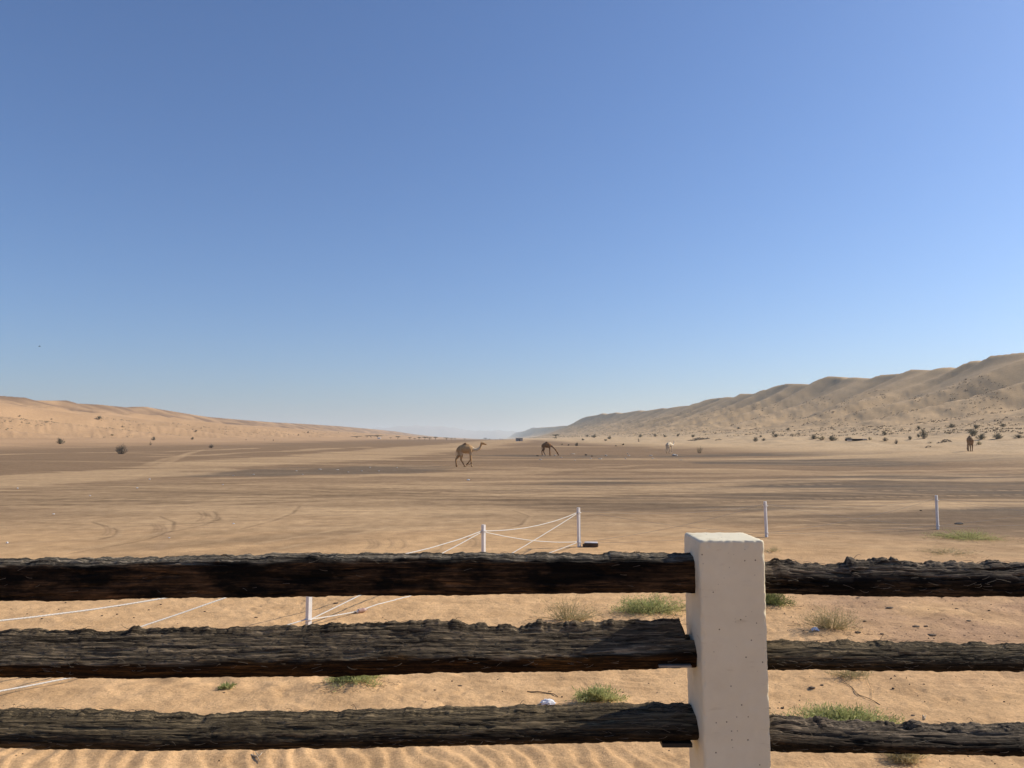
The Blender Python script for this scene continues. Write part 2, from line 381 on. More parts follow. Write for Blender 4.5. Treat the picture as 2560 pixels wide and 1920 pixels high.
    for i, (pts, wd, colr_) in enumerate([
        ([(172, 1377), (289, 1357), (362, 1343), (420, 1325), (423, 1307), (393, 1296)], .09, 1.7), ([(180, 1383), (300, 1362), (372, 1348), (432, 1327), (436, 1306), (400, 1292)], .05, .66),
        ([(235, 1307), (298, 1325), (289, 1339), (253, 1348)], .07, .68), ([(242, 1305), (306, 1325), (296, 1342), (258, 1352)], .07, 1.6),
        ([(538, 1282), (547, 1298), (511, 1312), (452, 1325), (380, 1338)], .08, .68), ([(530, 1282), (539, 1298), (503, 1312), (446, 1324)], .08, 1.7),
        ([(741, 1266), (723, 1284), (678, 1300), (600, 1318)], .10, 1.7), ([(750, 1266), (732, 1284), (686, 1302), (606, 1322)], .06, .7),
        ([(640, 1360), (768, 1339), (927, 1307), (1100, 1288)], .09, 1.7), ([(700, 1372), (830, 1345), (980, 1318), (1180, 1300)], .09, 1.7),
        ([(371, 1162), (425, 1144), (488, 1128)], .5, 1.7), ([(407, 1162), (461, 1137), (510, 1124)], .5, 1.7), ([(240, 1200), (330, 1192), (400, 1178)], .35, 1.6),
        ([(-50, 1250), (407, 1246), (678, 1239), (1000, 1221)], .11, .5), ([(-50, 1258), (407, 1252), (723, 1244), (1100, 1232)], .10, .5), ([(-50, 1265), (316, 1262), (520, 1259)], .09, .55),
        ([(1000, 1232), (1500, 1219), (2100, 1212)], .12, 1.6), ([(1500, 1238), (2000, 1228), (2600, 1226)], .12, 1.6), ([(1700, 1258), (2200, 1243), (2600, 1236)], .10, 1.6),
        ([(1290, 1276), (1330, 1290), (1310, 1312), (1240, 1330)], .07, 1.7), ([(1282, 1276), (1322, 1290), (1302, 1312), (1232, 1330)], .05, .68),
        ([(1900, 1330), (2250, 1316), (2600, 1300)], .08, .66), ([(2000, 1300), (2100, 1312), (2220, 1320), (2300, 1321)], .07, 1.6), ([(1750, 1320), (1900, 1322), (2010, 1312)], .10, 1.6)]):
        m = seg_mask([(a_, b_, wd) for a_, b_ in pts], 0.05, 700 + i, 0.5) * np.clip(0.75 + 0.8 * noise(x / 0.8, y / 1.2, 720 + i), 0, 1)
        paint(m, lightsand * .98 if colr_ > 1 else plain * colr_, 0.6)
    # turning marks left by tyres: sheaves of thin curved lines
    for i, (cx_, cy_) in enumerate([(262, 1326), (272, 1327), (288, 1329), (383, 1322), (391, 1322), (402, 1323), (412, 1325), (500, 1292), (512, 1290), (538, 1291), (922, 1360), (932, 1360), (942, 1360), (975, 1358), (1008, 1360), (1172, 1354), (1186, 1356), (1100, 1366)]):
        for j in range(2):
            o_ = j * 5; m = seg_mask([(cx_ - 7 + o_, cy_ + 12, .03), (cx_ + 3 + o_, cy_ + 5, .03), (cx_ + 4 + o_, cy_ - 3, .03), (cx_ - 4 + o_, cy_ - 11, .03)], 0.02, 90 + i, 0.8)
            paint(m, plain * (0.72 if j == 0 else 1.7), 0.32)
    # right apron and dunes: pale sand;  left apron: warm sand
    apR = np.array([0.60, 0.44, 0.265]); mR = sstep(36, 60, v + 7 * fbm(u / 30, v / 10, 3, 111)) * sstep(60, 110, r)
    cR = duneR[None] * (1 + 0.16 * fbm(u / 30, v / 14, 3, 112))[:, None]
    ap_ = (sstep(50, 75, v) * (1 - sstep(125, 165, v)) * np.clip(0.7 + 1.2 * fbm(u / 25, v / 6, 4, 119), 0, 1))[:, None]; cR = cR + (apR - cR) * ap_
    base = base * (1 - mR[:, None]) + cR * mR[:, None]
    q = -v
    mL = sstep(92, 140, q + 12 * fbm(u / 60, v / 20, 3, 113))
    cL = duneL[None] * (1 + 0.12 * fbm(u / 50, v / 12, 3, 114))[:, None]
    base = base * (1 - mL[:, None]) + cL * mL[:, None]
    # scrubby, browner back dunes on the left
    mB = sstep(315, 345, q) * np.clip(0.65 + 1.2 * fbm(x / 45, y / 45, 3, 115), 0, 1)
    base = base + (np.array([0.25, 0.165, 0.105]) - base) * (mB * 1.0)[:, None]
    # grey scrub cover on the mid slopes at the right
    mS = sstep(125, 160, v) * (1 - sstep(235, 275, v)) * np.clip(0.4 + 1.4 * fbm(u / 18, v / 9, 4, 116), 0, 1)
    base = base + (np.array([0.30, 0.22, 0.14]) - base) * (mS * 0.45)[:, None]
    gv = gv * (1 - mR) * (1 - mL)
    # pinkish gravelly ground at the near right
    mg = sstep(2.6, 5.0, x - 0.15 * (y - 8)) * sstep(7.0, 8.5, y) * (1 - sstep(12, 17, y)) * np.clip(0.6 + fbm(x / 1.5, y / 1.5, 3, 117), 0, 1)
    base = base + (np.array([0.37, 0.23, 0.15]) - base) * (0.7 * mg)[:, None]; gv = np.maximum(gv, 0.8 * mg)
    gv = np.maximum(gv, 0.35 * pl * (1 - mR) * (1 - mL))
    base = base * (1 + 0.07 * fbm(x / 0.7, y / 0.7, 3, 118) * (1 - sstep(20, 60, r)))[:, None]
    base = np.clip(base, 0.02, 0.75)
    ca = me.color_attributes.new('soil', 'FLOAT_COLOR', 'POINT')
    buf = np.concatenate([base, gv[:, None]], 1).astype(np.float32); ca.data.foreach_set('color', buf.ravel())
    dr = me.attributes.new('drift', 'FLOAT', 'POINT'); dr.data.foreach_set('value', (0.12 + 0.38 * pl * (1 - 0.7 * mR) * (1 - 0.8 * mL)).astype(np.float32))
    m, n, l, b, o = nodes_mat('desert_soil')
    at = N(n, 'ShaderNodeAttribute', attribute_name='soil'); tc = N(n, 'ShaderNodeTexCoord')
    g1 = N(n, 'ShaderNodeTexNoise', Scale=2.2, Detail=12.0, Roughness=0.68); l.new(tc.outputs['Object'], g1.inputs['Vector'])
    r1_ = ramp(n, [(0.3, (0.74, 0.72, 0.70)), (0.7, (1.18, 1.18, 1.18))]); l.new(g1.outputs[0], r1_.inputs[0])
    mu = N(n, 'ShaderNodeMix', data_type='RGBA', blend_type='MULTIPLY'); mu.inputs[0].default_value = 1
    l.new(at.outputs['Color'], mu.inputs[6]); l.new(r1_.outputs[0], mu.inputs[7])
    g3 = N(n, 'ShaderNodeTexNoise', Scale=38.0, Detail=6.0, Roughness=0.7); l.new(tc.outputs['Object'], g3.inputs['Vector'])
    r3_ = ramp(n, [(0.35, (0.80, 0.78, 0.76)), (0.65, (1.10, 1.10, 1.10))]); l.new(g3.outputs[0], r3_.inputs[0])
    mu3 = N(n, 'ShaderNodeMix', data_type='RGBA', blend_type='MULTIPLY'); mu3.inputs[0].default_value = 1
    l.new(mu.outputs[2], mu3.inputs[6]); l.new(r3_.outputs[0], mu3.inputs[7]); mu = mu3
    mp5 = N(n, 'ShaderNodeMapping'); mp5.inputs['Scale'].default_value = (0.22, 0.9, 0.5); l.new(tc.outputs['Object'], mp5.inputs['Vector'])
    g5 = N(n, 'ShaderNodeTexNoise', Scale=1.0, Detail=9.0, Roughness=0.72, Distortion=0.6); l.new(mp5.outputs[0], g5.inputs['Vector'])
    r5_ = ramp(n, [(0.36, (0.72, 0.70, 0.67)), (0.5, (0.97, 0.97, 0.97)), (0.66, (1.22, 1.22, 1.20))]); l.new(g5.outputs[0], r5_.inputs[0])
    mu5 = N(n, 'ShaderNodeMix', data_type='RGBA', blend_type='MULTIPLY'); l.new(mu.outputs[2], mu5.inputs[6]); l.new(r5_.outputs[0], mu5.inputs[7])
    at5 = N(n, 'ShaderNodeAttribute', attribute_name='drift'); l.new(at5.outputs['Fac'], mu5.inputs[0]); mu = mu5
    # pebble specks where the soil is gravelly
    vo = N(n, 'ShaderNodeTexVoronoi', Scale=13.0, Randomness=1.0); l.new(tc.outputs['Object'], vo.inputs['Vector'])
    vr = ramp(n, [(0.10, (1, 1, 1)), (0.24, (0, 0, 0))]); l.new(vo.outputs['Distance'], vr.inputs[0])
    vm = N(n, 'ShaderNodeMath', operation='MULTIPLY'); l.new(vr.outputs[0], vm.inputs[0]); l.new(at.outputs['Alpha'], vm.inputs[1])
    vcol = N(n, 'ShaderNodeMix', data_type='RGBA'); l.new(vm.outputs[0], vcol.inputs[0]); l.new(mu.outputs[2], vcol.inputs[6])
    vcol.inputs[7].default_value = (0.06, 0.045, 0.035, 1)
    l.new(vcol.outputs[2], b.inputs['Base Color'])
    b.inputs['Roughness'].default_value = 0.95; b.inputs['Specular IOR Level'].default_value = 0.08
    g2 = N(n, 'ShaderNodeTexNoise', Scale=14.0, Detail=8.0, Roughness=0.75); l.new(tc.outputs['Object'], g2.inputs['Vector'])
    bp = N(n, 'ShaderNodeBump', Strength=0.8, Distance=0.025); l.new(g2.outputs[0], bp.inputs['Height'])
    bp2 = N(n, 'ShaderNodeBump', Strength=0.5, Distance=0.02); l.new(vm.outputs[0], bp2.inputs['Height']); l.new(bp.outputs[0], bp2.inputs['Normal'])
    l.new(bp2.outputs[0], b.inputs['Normal'])
    tag(link('sand_ground', me, [m]), kind='structure')
build_ground()

# faint blue mountains beyond the valley mouth
def build_mountains():
    D = 19000.0
    pts = [(700, 1092), (800, 1083), (870, 1076), (953, 1068), (1000, 1064), (1056, 1060), (1100, 1063), (1150, 1070), (1182, 1076), (1240, 1074), (1300, 1078), (1360, 1084), (1440, 1092)]
    n = 260; px = np.linspace(pts[0][0], pts[-1][0], n)
    py = np.interp(px, [p[0] for p in pts], [p[1] for p in pts])
    V = []; K = 12
    for i in range(n):
        t, e = tan_e(px[i], py[i]); top = EYE + e * D + 12 * float(fbm(np.array([i / 14.0]), np.array([0.5]), 4, 5)[0])
        for k in range(K):
            s = k / (K - 1)
            depth = -1400 + 2800 * s
            h = top * max(0, 1 - abs(2 * s - 1)) ** 0.9 * (1 if s == 0.5 else 1 + 0.12 * float(noise(np.array([i / 6.0]), np.array([k * 0.9]), 9)[0]))
            V.append((t * D, D + depth, h - 3))
    idx = np.arange(n * K).reshape(n, K)
    F = np.stack([idx[:-1, :-1].ravel(), idx[1:, :-1].ravel(), idx[1:, 1:].ravel(), idx[:-1, 1:].ravel()], 1)
    tag(link('mountains', npmesh('mountains', V, F, True), [mat_plain('mountain_rock', (0.32, 0.29, 0.27), None, 0.002)]), kind='structure')
build_mountains()

# ------------------------------------------------------------------ foreground rail fence
def px_z(py, Y, px=1280): return at_y(px, py, Y).z

def resample(poly, M):
    P = np.array(poly + [poly[0]], float); d = np.hypot(*(P[1:] - P[:-1]).T); c = np.concatenate([[0], np.cumsum(d)])
    t = np.linspace(0, c[-1], M, endpoint=False)
    return np.stack([np.interp(t, c, P[:, 0]), np.interp(t, c, P[:, 1])], 1), t

def mat_rail(name, weather_lit, heart_shade, patch, ps=7.0, seed=0.0):
    m, n, l, b, o = nodes_mat(name)
    tc = N(n, 'ShaderNodeTexCoord'); mp = N(n, 'ShaderNodeMapping'); mp.inputs['Scale'].default_value = (6, 120, 120); mp.inputs['Location'].default_value = (seed, seed, seed)
    mp.inputs['Rotation'].default_value = (0, 0.10, 0)
    l.new(tc.outputs['Object'], mp.inputs['Vector'])
    f = N(n, 'ShaderNodeTexNoise', Scale=1.0, Detail=7.0, Roughness=0.7, Distortion=0.8); l.new(mp.outputs[0], f.inputs['Vector'])
    mp2 = N(n, 'ShaderNodeMapping'); mp2.inputs['Scale'].default_value = (1.0, 2.2, 2.2); mp2.inputs['Location'].default_value = (seed * 3, 0, seed); l.new(tc.outputs['Object'], mp2.inputs['Vector'])
    p = N(n, 'ShaderNodeTexNoise', Scale=ps, Detail=5.0, Roughness=0.65); l.new(mp2.outputs[0], p.inputs['Vector'])
    pr = ramp(n, [(0.42, (0, 0, 0)), (0.62, (1, 1, 1))]); l.new(p.outputs[0], pr.inputs[0])
    mx = N(n, 'ShaderNodeMix', data_type='RGBA'); l.new(pr.outputs[0], mx.inputs[0]); mx.inputs[6].default_value = (*heart_shade, 1); mx.inputs[7].default_value = (*patch, 1)
    # weathered grey upper side; sunlit lift and shade-dark lower face also painted in
    at = N(n, 'ShaderNodeAttribute', attribute_name='weather_lit')
    mw = N(n, 'ShaderNodeMix', data_type='RGBA'); l.new(at.outputs['Fac'], mw.inputs[0]); l.new(mx.outputs[2], mw.inputs[6]); mw.inputs[7].default_value = (*weather_lit, 1)
    fr = ramp(n, [(0.38, (0.10, 0.09, 0.08)), (0.52, (0.70, 0.68, 0.64)), (0.68, (2.3, 2.15, 1.9))]); l.new(f.outputs[0], fr.inputs[0])
    mu = N(n, 'ShaderNodeMix', data_type='RGBA', blend_type='MULTIPLY'); mu.inputs[0].default_value = 1; l.new(mw.outputs[2], mu.inputs[6]); l.new(fr.outputs[0], mu.inputs[7])
    l.new(mu.outputs[2], b.inputs['Base Color'])
    b.inputs['Roughness'].default_value = 0.9; b.inputs['Specular IOR Level'].default_value = 0.15
    bp = N(n, 'ShaderNodeBump', Strength=0.9, Distance=0.009); l.new(f.outputs[0], bp.inputs['Height']); l.new(bp.outputs[0], b.inputs['Normal'])
    return m

M_fibre = mat_plain('loose_fibre', (0.20, 0.165, 0.12), (0.08, 0.065, 0.05), 30)

def tube_arrays(P, rad, k=5):
    """P (n,3) polyline, rad scalar or (n,) -> verts, quads"""
    P = np.asarray(P, float); n = len(P); rad = np.broadcast_to(rad, (n,))
    T = np.gradient(P, axis=0); T /= (np.linalg.norm(T, axis=1)[:, None] + 1e-9)
    up = np.where(np.abs(T[:, 2:3]) > 0.9, np.array([[1.0, 0, 0]]), np.array([[0, 0, 1.0]]))
    A = np.cross(T, up); A /= (np.linalg.norm(A, axis=1)[:, None] + 1e-9); B = np.cross(T, A)
    th = np.arange(k) / k * 2 * math.pi
    V = P[:, None] + rad[:, None, None] * (np.cos(th)[None, :, None] * A[:, None] + np.sin(th)[None, :, None] * B[:, None])
    V = V.reshape(-1, 3); idx = np.arange(n * k).reshape(n, k); nx = np.roll(idx, -1, 1)
    F = np.stack([idx[:-1].ravel(), nx[:-1].ravel(), nx[1:].ravel(), idx[1:].ravel()], 1)
    return V, F

class MB:
    def __init__(s): s.V = []; s.F = []; s.M = []; s.n = 0
    def add(s, V, F, mi=0):
        V = np.asarray(V, float); F = np.asarray(F, int)
        if F.shape[1] == 3: F = np.concatenate([F, F[:, 2:3]], 1)
        s.V.append(V); s.F.append(F + s.n); s.M.append(np.full(len(F), mi)); s.n += len(V)
    def tube(s, P, rad, k=5, mi=0): s.add(*tube_arrays(P, rad, k), mi)
    def box(s, c, d, rz=0, mi=0, jit=0, rng=None):
        c = np.array(c, float); h = np.array(d, float) / 2
        V = np.array([[x, y, z] for x in (-1, 1) for y in (-1, 1) for z in (-1, 1)], float) * h
        if jit: V = V + rng.uniform(-jit, jit, V.shape)
        cs, sn = math.cos(rz), math.sin(rz); V = np.stack([V[:, 0] * cs - V[:, 1] * sn, V[:, 0] * sn + V[:, 1] * cs, V[:, 2]], 1)
        s.add(V + c, [[0, 1, 3, 2], [4, 6, 7, 5], [0, 4, 5, 1], [2, 3, 7, 6], [0, 2, 6, 4], [1, 5, 7, 3]], mi)
    def leaves(s, C0, D, ln, wd, rng, mi=0):
        """leaf-sized diamond faces"""
        n = len(C0); D = D / (np.linalg.norm(D, axis=1)[:, None] + 1e-9)
        rnd = rng.normal(size=(n, 3)); S = np.cross(D, rnd); S /= (np.linalg.norm(S, axis=1)[:, None] + 1e-9)
        ln = np.broadcast_to(ln, (n,))[:, None]; wd = np.broadcast_to(wd, (n,))[:, None]
        V = np.stack([C0, C0 + D * ln * 0.5 + S * wd, C0 + D * ln, C0 + D * ln * 0.5 - S * wd], 1).reshape(-1, 3)
        s.add(V, np.arange(n * 4).reshape(n, 4), mi)
    def mesh(s, name, smooth=False):
        V = np.concatenate(s.V); F = np.concatenate(s.F); M = np.concatenate(s.M)
        me = bpy.data.meshes.new(name)
        tri = F[:, 2] == F[:, 3]
        lt = np.where(tri, 3, 4); keep = np.ones(F.shape, bool); keep[tri, 3] = False
        L = F[keep]
        me.vertices.add(len(V)); me.vertices.foreach_set('co', V.astype(np.float32).ravel())
        me.loops.add(len(L)); me.loops.foreach_set('vertex_index', L.astype(np.int32))
        me.polygons.add(len(F)); st = np.concatenate([[0], np.cumsum(lt)[:-1]]).astype(np.int32)
        me.polygons.foreach_set('loop_start', st); me.polygons.foreach_set('loop_total', lt.astype(np.int32))
        me.polygons.foreach_set('material_index', M.astype(np.int32))
        me.polygons.foreach_set('use_smooth', np.full(len(F), smooth))
        me.update(calc_edges=True); me.validate()
        return me
    def build(s, name, mats, parent=None, loc=None, smooth=False):
        if not isinstance(mats, (list, tuple)): mats = [mats]
        return link(name, s.mesh(name, smooth), mats, parent, loc)

FY = 2.02                       # distance of the rails' near face
fence = empty('wooden_rail_fence', (0.55, 2.05, 0.85))
tag(fence, 'dark weathered timber rail fence with a white painted concrete post', 'fence')
FL = Vector(fence.location)

def rail(x0, x1, top, bot, profile, seed, mat, depth=0.115, rag=1.0, hollow=0.004, notch=None, weather_lit=None, nfib=260, jag=()):
    """top/bot: outline rows [(px,py)...]; profile: closed (depth 0..1, height 0..1) section, front faces -Y"""
    Yt = {'flat': FY + 0.085}.get(None, FY)
    n = int((x1 - x0) / 0.0028); M = 170
    P, tt = resample(profile, M)
    P = P.copy()
    for _ in range(3): P = (np.roll(P, 1, 0) + 2 * P + np.roll(P, -1, 0)) / 4
    per = 0.40
    S = np.linspace(x0, x1, n)
    pxs = 1280 + S / FY * 1923
    tpz = [px_z(p[1], FY + p[2] if len(p) > 2 else FY, p[0]) for p in top]; btz = [px_z(p[1], FY, p[0]) for p in bot]
    zt = np.interp(pxs, [p[0] for p in top], tpz); zb = np.interp(pxs, [p[0] for p in bot], btz)
    SS, TT = np.meshgrid(S, tt, indexing='ij'); TT = TT / tt.max() * per
    yy = P[None, :, 0] * np.ones((n, 1)); zz = P[None, :, 1] * np.ones((n, 1))
    Y = FY + yy * depth; Z = zb[:, None] + zz * (zt - zb)[:, None]
    # section normals
    dY = np.roll(Y, -1, 1) - np.roll(Y, 1, 1); dZ = np.roll(Z, -1, 1) - np.roll(Z, 1, 1)
    L = np.hypot(dY, dZ) + 1e-9; NY, NZ = dZ / L, -dY / L
    cy, cz = Y.mean(1, keepdims=True), Z.mean(1, keepdims=True)
    sg = np.sign(((Y - cy) * NY + (Z - cz) * NZ).mean()); NY *= sg; NZ *= sg
    sh = SS + 0.25 * TT
    big = 0.004 * fbm(SS / 0.22, TT / 0.12, 3, seed)
    fib = 0.0007 * (ridged(sh / 0.05, TT / 0.0065, seed + 7)) + 0.0008 * fbm(sh / 0.022, TT / 0.005, 2, seed + 9)
    chunk = 0.0014 * np.clip(fbm(SS / 0.035, TT / 0.03, 3, seed + 11), -1, 1)
    pit = -hollow * sstep(0.15, 0.6, fbm(sh / 0.16, TT / 0.022, 3, seed + 13))
    topk = sstep(0.80, 0.97, zz)
    ragz = rag * topk * (0.0045 * fbm(SS / 0.028, TT / 0.05, 4, seed + 17, 0.7) + 0.0035 * np.sign(noise(SS / 0.05, 0 * TT + 3, seed + 19)) * sstep(0.1, 0.3, np.abs(noise(SS / 0.05, 0 * TT + 3, seed + 19))))
    for (jx, jw, jh) in jag:
        xx = (jx - 1280) / 1923 * FY; ww = jw / 1923 * FY
        ragz = ragz + topk * jh / 1923 * FY * sstep(ww, ww * 0.6, np.abs(SS - xx))
    botk = 1 - sstep(0.03, 0.2, zz)
    ragb = botk * 0.0035 * fbm(SS / 0.04, TT / 0.05, 3, seed + 23)
    disp = big + fib + chunk + pit
    Y = Y + NY * disp; Z = Z + NZ * disp + ragz + ragb
    X = SS + 0.002 * fbm(SS / 0.02, TT / 0.02, 2, seed + 29)
    if notch:
        xn, zn = notch
        lim = np.where(zz > zn, xn + 0.004 * noise(TT / 0.01, 0 * TT, seed + 31) + 0.012 * (1 - zz), x1)
        X = np.minimum(X, lim)
    V = np.stack([X.ravel(), Y.ravel(), Z.ravel()], 1)
    idx = np.arange(n * M).reshape(n, M); nx = np.roll(idx, -1, 1)
    F = np.stack([idx[:-1].ravel(), nx[:-1].ravel(), nx[1:].ravel(), idx[1:].ravel()], 1)
    # end caps: shrink rings to a centre
    def cap(row):
        c = V[idx[row]].mean(0); base_ = len(V) + len(ext); ring = []
        for f_ in (0.66, 0.33, 0.02):
            pts = c + (V[idx[row]] - c) * f_; pts[:, 0] += 0.003 * noise(pts[:, 1] / 0.008, pts[:, 2] / 0.004, seed + row)
            ext.extend(pts.tolist())
        i0 = idx[row]
        for k in range(3):
            i1 = base_ + k * M + np.arange(M)
            Fc.append(np.stack([i0, np.roll(i0, -1), np.roll(i1, -1), i1], 1)); i0 = i1
    ext = []; Fc = []
    cap(0); cap(n - 1)
    Vall = np.concatenate([V, np.array(ext)]); Fall = np.concatenate([F] + Fc)
    wz = np.concatenate([zz.ravel(), np.full(len(ext), 0.5)])
    a, b_ = weather_lit or (0.75, 0.95)
    wf = np.concatenate([fbm(SS / 0.12, TT / 0.03, 3, seed + 37).ravel(), np.zeros(len(ext))])
    wt = sstep(a, b_, wz + 0.14 * wf)  # paler towards the top: weathering plus painted sunlight
    # loose fibres lying along the surface
    rng = np.random.default_rng(seed); nv0 = len(Vall); EV = []; EF = []; c0 = nv0
    front = np.argwhere((NY < 0.2) & (zz > 0.15))
    for k in range(nfib):
        i, j = front[rng.integers(len(front))]; i = min(max(i, 12), n - 14)
        p = V[idx[i, j]]; nrm = np.array([0, NY[i, j], NZ[i, j]]); tg = np.array([0, -nrm[2], nrm[1]])
        ln = rng.uniform(0.008, 0.03); dr = np.array([1, 0, 0]) * rng.choice([-1, 1]) + tg * rng.normal(0, 0.15); m_ = 6
        s_ = np.linspace(0, 1, m_)[:, None]; lift = rng.uniform(0.001, 0.006) * (1 if rng.random() < 0.85 else 2.5)
        Q = p + dr * ln * s_ + nrm * (0.0015 + lift * 4 * s_ * (1 - s_) * 0.6 + lift * s_ * 0.5) + tg * rng.normal(0, 0.004) * s_ ** 2
        v_, f_ = tube_arrays(Q, np.linspace(0.0007, 0.00035, m_), 3); EV.append(v_); EF.append(f_ + c0); c0 += len(v_)
    Vall = np.concatenate([Vall] + EV); nb = len(Fall); Fall = np.concatenate([Fall] + EF)
    mi = np.zeros(len(Fall), int); mi[nb:] = 1
    wt = np.concatenate([wt, np.ones(len(Vall) - len(wt))])
    me = npmesh('rail', Vall - np.array(FL), Fall, True, mi)
    at = me.attributes.new('weather_lit', 'FLOAT', 'POINT'); at.data.foreach_set('value', wt.astype(np.float32))
    return link('rail', me, [mat, M_fibre], fence)

SEC_FLAT = [(0.06, 0.0), (0, 0.15), (0.02, 0.5), (0.04, 0.84), (0.35, 0.95), (1.0, 1.0), (1.0, 0.1), (0.9, 0.0)]
SEC_TILT = [(0.12, 0.0), (0.0, 0.27), (0.03, 0.35), (0.80, 0.94), (0.92, 1.0), (1.0, 0.9), (1.0, 0.2), (0.85, 0.0)]
SEC_ROUND = [(0.14, 0.0), (0.02, 0.16), (0.0, 0.32), (0.09, 0.55), (0.30, 0.82), (0.55, 0.97), (0.8, 1.0), (1.0, 0.8), (1.0, 0.2), (0.8, 0.0)]
SEC_ROUND2 = [(0.16, 0.0), (0.05, 0.2), (0.0, 0.42), (0.12, 0.62), (0.36, 0.86), (0.55, 0.96), (0.8, 1.0), (1.0, 0.8), (1.0, 0.2), (0.8, 0.0)]
m1 = mat_rail('shade_toned_timber', (0.19, 0.165, 0.13), (0.006, 0.0045, 0.003), (0.088, 0.05, 0.026), 6.0, 0.0)  # near-black base tone paints the shade on this rail's front face
m2 = mat_rail('grey_weathered_timber', (0.175, 0.14, 0.098), (0.032, 0.015, 0.005), (0.075, 0.038, 0.012), 5.0, 2.0)
m3 = mat_rail('weathered_dark_timber', (0.15, 0.12, 0.078), (0.022, 0.014, 0.007), (0.07, 0.047, 0.026), 7.0, 5.0)
m4 = mat_rail('cracked_black_timber', (0.16, 0.13, 0.10), (0.007, 0.005, 0.0035), (0.08, 0.054, 0.034), 6.0, 9.0)
XL0, XL1, XR0, XR1 = -2.1, 0.476, 0.63, 2.3
r_ = rail(XL0, XL1, [(-800, 1400, .055), (0, 1396, .055), (300, 1394, .055), (520, 1388, .055), (800, 1383, .055), (1300, 1382, .055), (1700, 1384, .055), (1760, 1384, .055)],
     [(-800, 1508), (0, 1503), (200, 1502), (400, 1497), (900, 1490), (1300, 1485), (1730, 1482)], SEC_FLAT, 11, m1, 0.058, 0.7, weather_lit=(0.84, 0.95), nfib=60)
r_['label'] = 'top rail left of the post, shade-toned black with brown patches'
r_ = rail(XL0, XL1 + 0.002, [(-800, 1572, .07), (0, 1574, .07), (200, 1573, .07), (340, 1570, .07), (600, 1567, .07), (850, 1560, .07), (1050, 1552, .07), (1130, 1552, .07), (1200, 1560, .07), (1380, 1558, .07), (1500, 1556, .07), (1700, 1548, .07), (1760, 1548, .07)],
     [(-800, 1698), (0, 1698), (400, 1699), (800, 1694), (1200, 1684), (1400, 1685), (1730, 1670)], SEC_TILT, 23, m2, 0.088, 1.0, notch=(0.447, 0.58), weather_lit=(0.33, 0.42), nfib=420,
     jag=[(258, 55, -9), (150, 40, -4), (322, 10, 4), (1100, 60, 5), (1230, 18, -6), (1290, 14, -5), (1350, 10, 7), (1420, 30, 4)])
r_['label'] = 'middle rail left of the post, grey tilted face over a brown underside'
r_ = rail(XL0, XL1 + 0.003, [(-800, 1768, .09), (0, 1772, .09), (150, 1773, .09), (400, 1780, .09), (500, 1787, .09), (600, 1779, .09), (800, 1776, .09), (1100, 1768, .09), (1400, 1762, .09), (1560, 1757, .09), (1760, 1757, .09)],
     [(-800, 1872), (0, 1876), (400, 1883), (800, 1879), (1200, 1869), (1730, 1857)], SEC_ROUND, 37, m3, 0.115, 0.8, weather_lit=(0.25, 0.7), nfib=420)
r_['label'] = 'bottom rail left of the post'
r_ = rail(XR0, XR1, [(1880, 1398, .06), (1930, 1404, .06), (1945, 1396, .06), (2000, 1403, .06), (2100, 1406, .06), (2118, 1408, .06), (2125, 1394, .06), (2200, 1395, .06), (2240, 1393, .06), (2300, 1402, .06), (2560, 1404, .06), (3300, 1410, .06)],
     [(1880, 1482), (2000, 1489), (2200, 1494), (2400, 1493), (2560, 1494), (3300, 1500)], SEC_ROUND2, 53, m4, 0.065, 1.25, 0.013, weather_lit=(0.45, 0.75), nfib=260, jag=[(1945, 12, 4), (2150, 30, 3), (2245, 12, 6)])
r_['label'] = 'top rail right of the post, deeply cracked with a jagged upper edge'
r_ = rail(XR0, XR1, [(1880, 1599, .07), (1950, 1598, .07), (2100, 1600, .07), (2300, 1601, .07), (2560, 1606, .07), (3300, 1612, .07)],
     [(1880, 1677), (2200, 1680), (2560, 1682), (3300, 1688)], SEC_ROUND, 67, m3, 0.075, 0.9, weather_lit=(0.15, 0.65), nfib=320)
r_['label'] = 'middle rail right of the post, thin and fibrous'
r_ = rail(XR0, XR1, [(1880, 1790, .07), (1960, 1792, .07), (2050, 1802, .07), (2200, 1808, .07), (2380, 1814, .07), (2560, 1812, .07), (3300, 1822, .07)],
     [(1880, 1882), (1960, 1888), (2150, 1890), (2400, 1895), (2560, 1899), (3300, 1906)], SEC_ROUND2, 79, m4, 0.11, 1.1, 0.015, weather_lit=(0.4, 0.85), nfib=260, jag=[(2055, 10, 4), (2240, 14, 5), (2290, 16, 5)])
r_['label'] = 'bottom rail right of the post, lumpy with dark hollows'

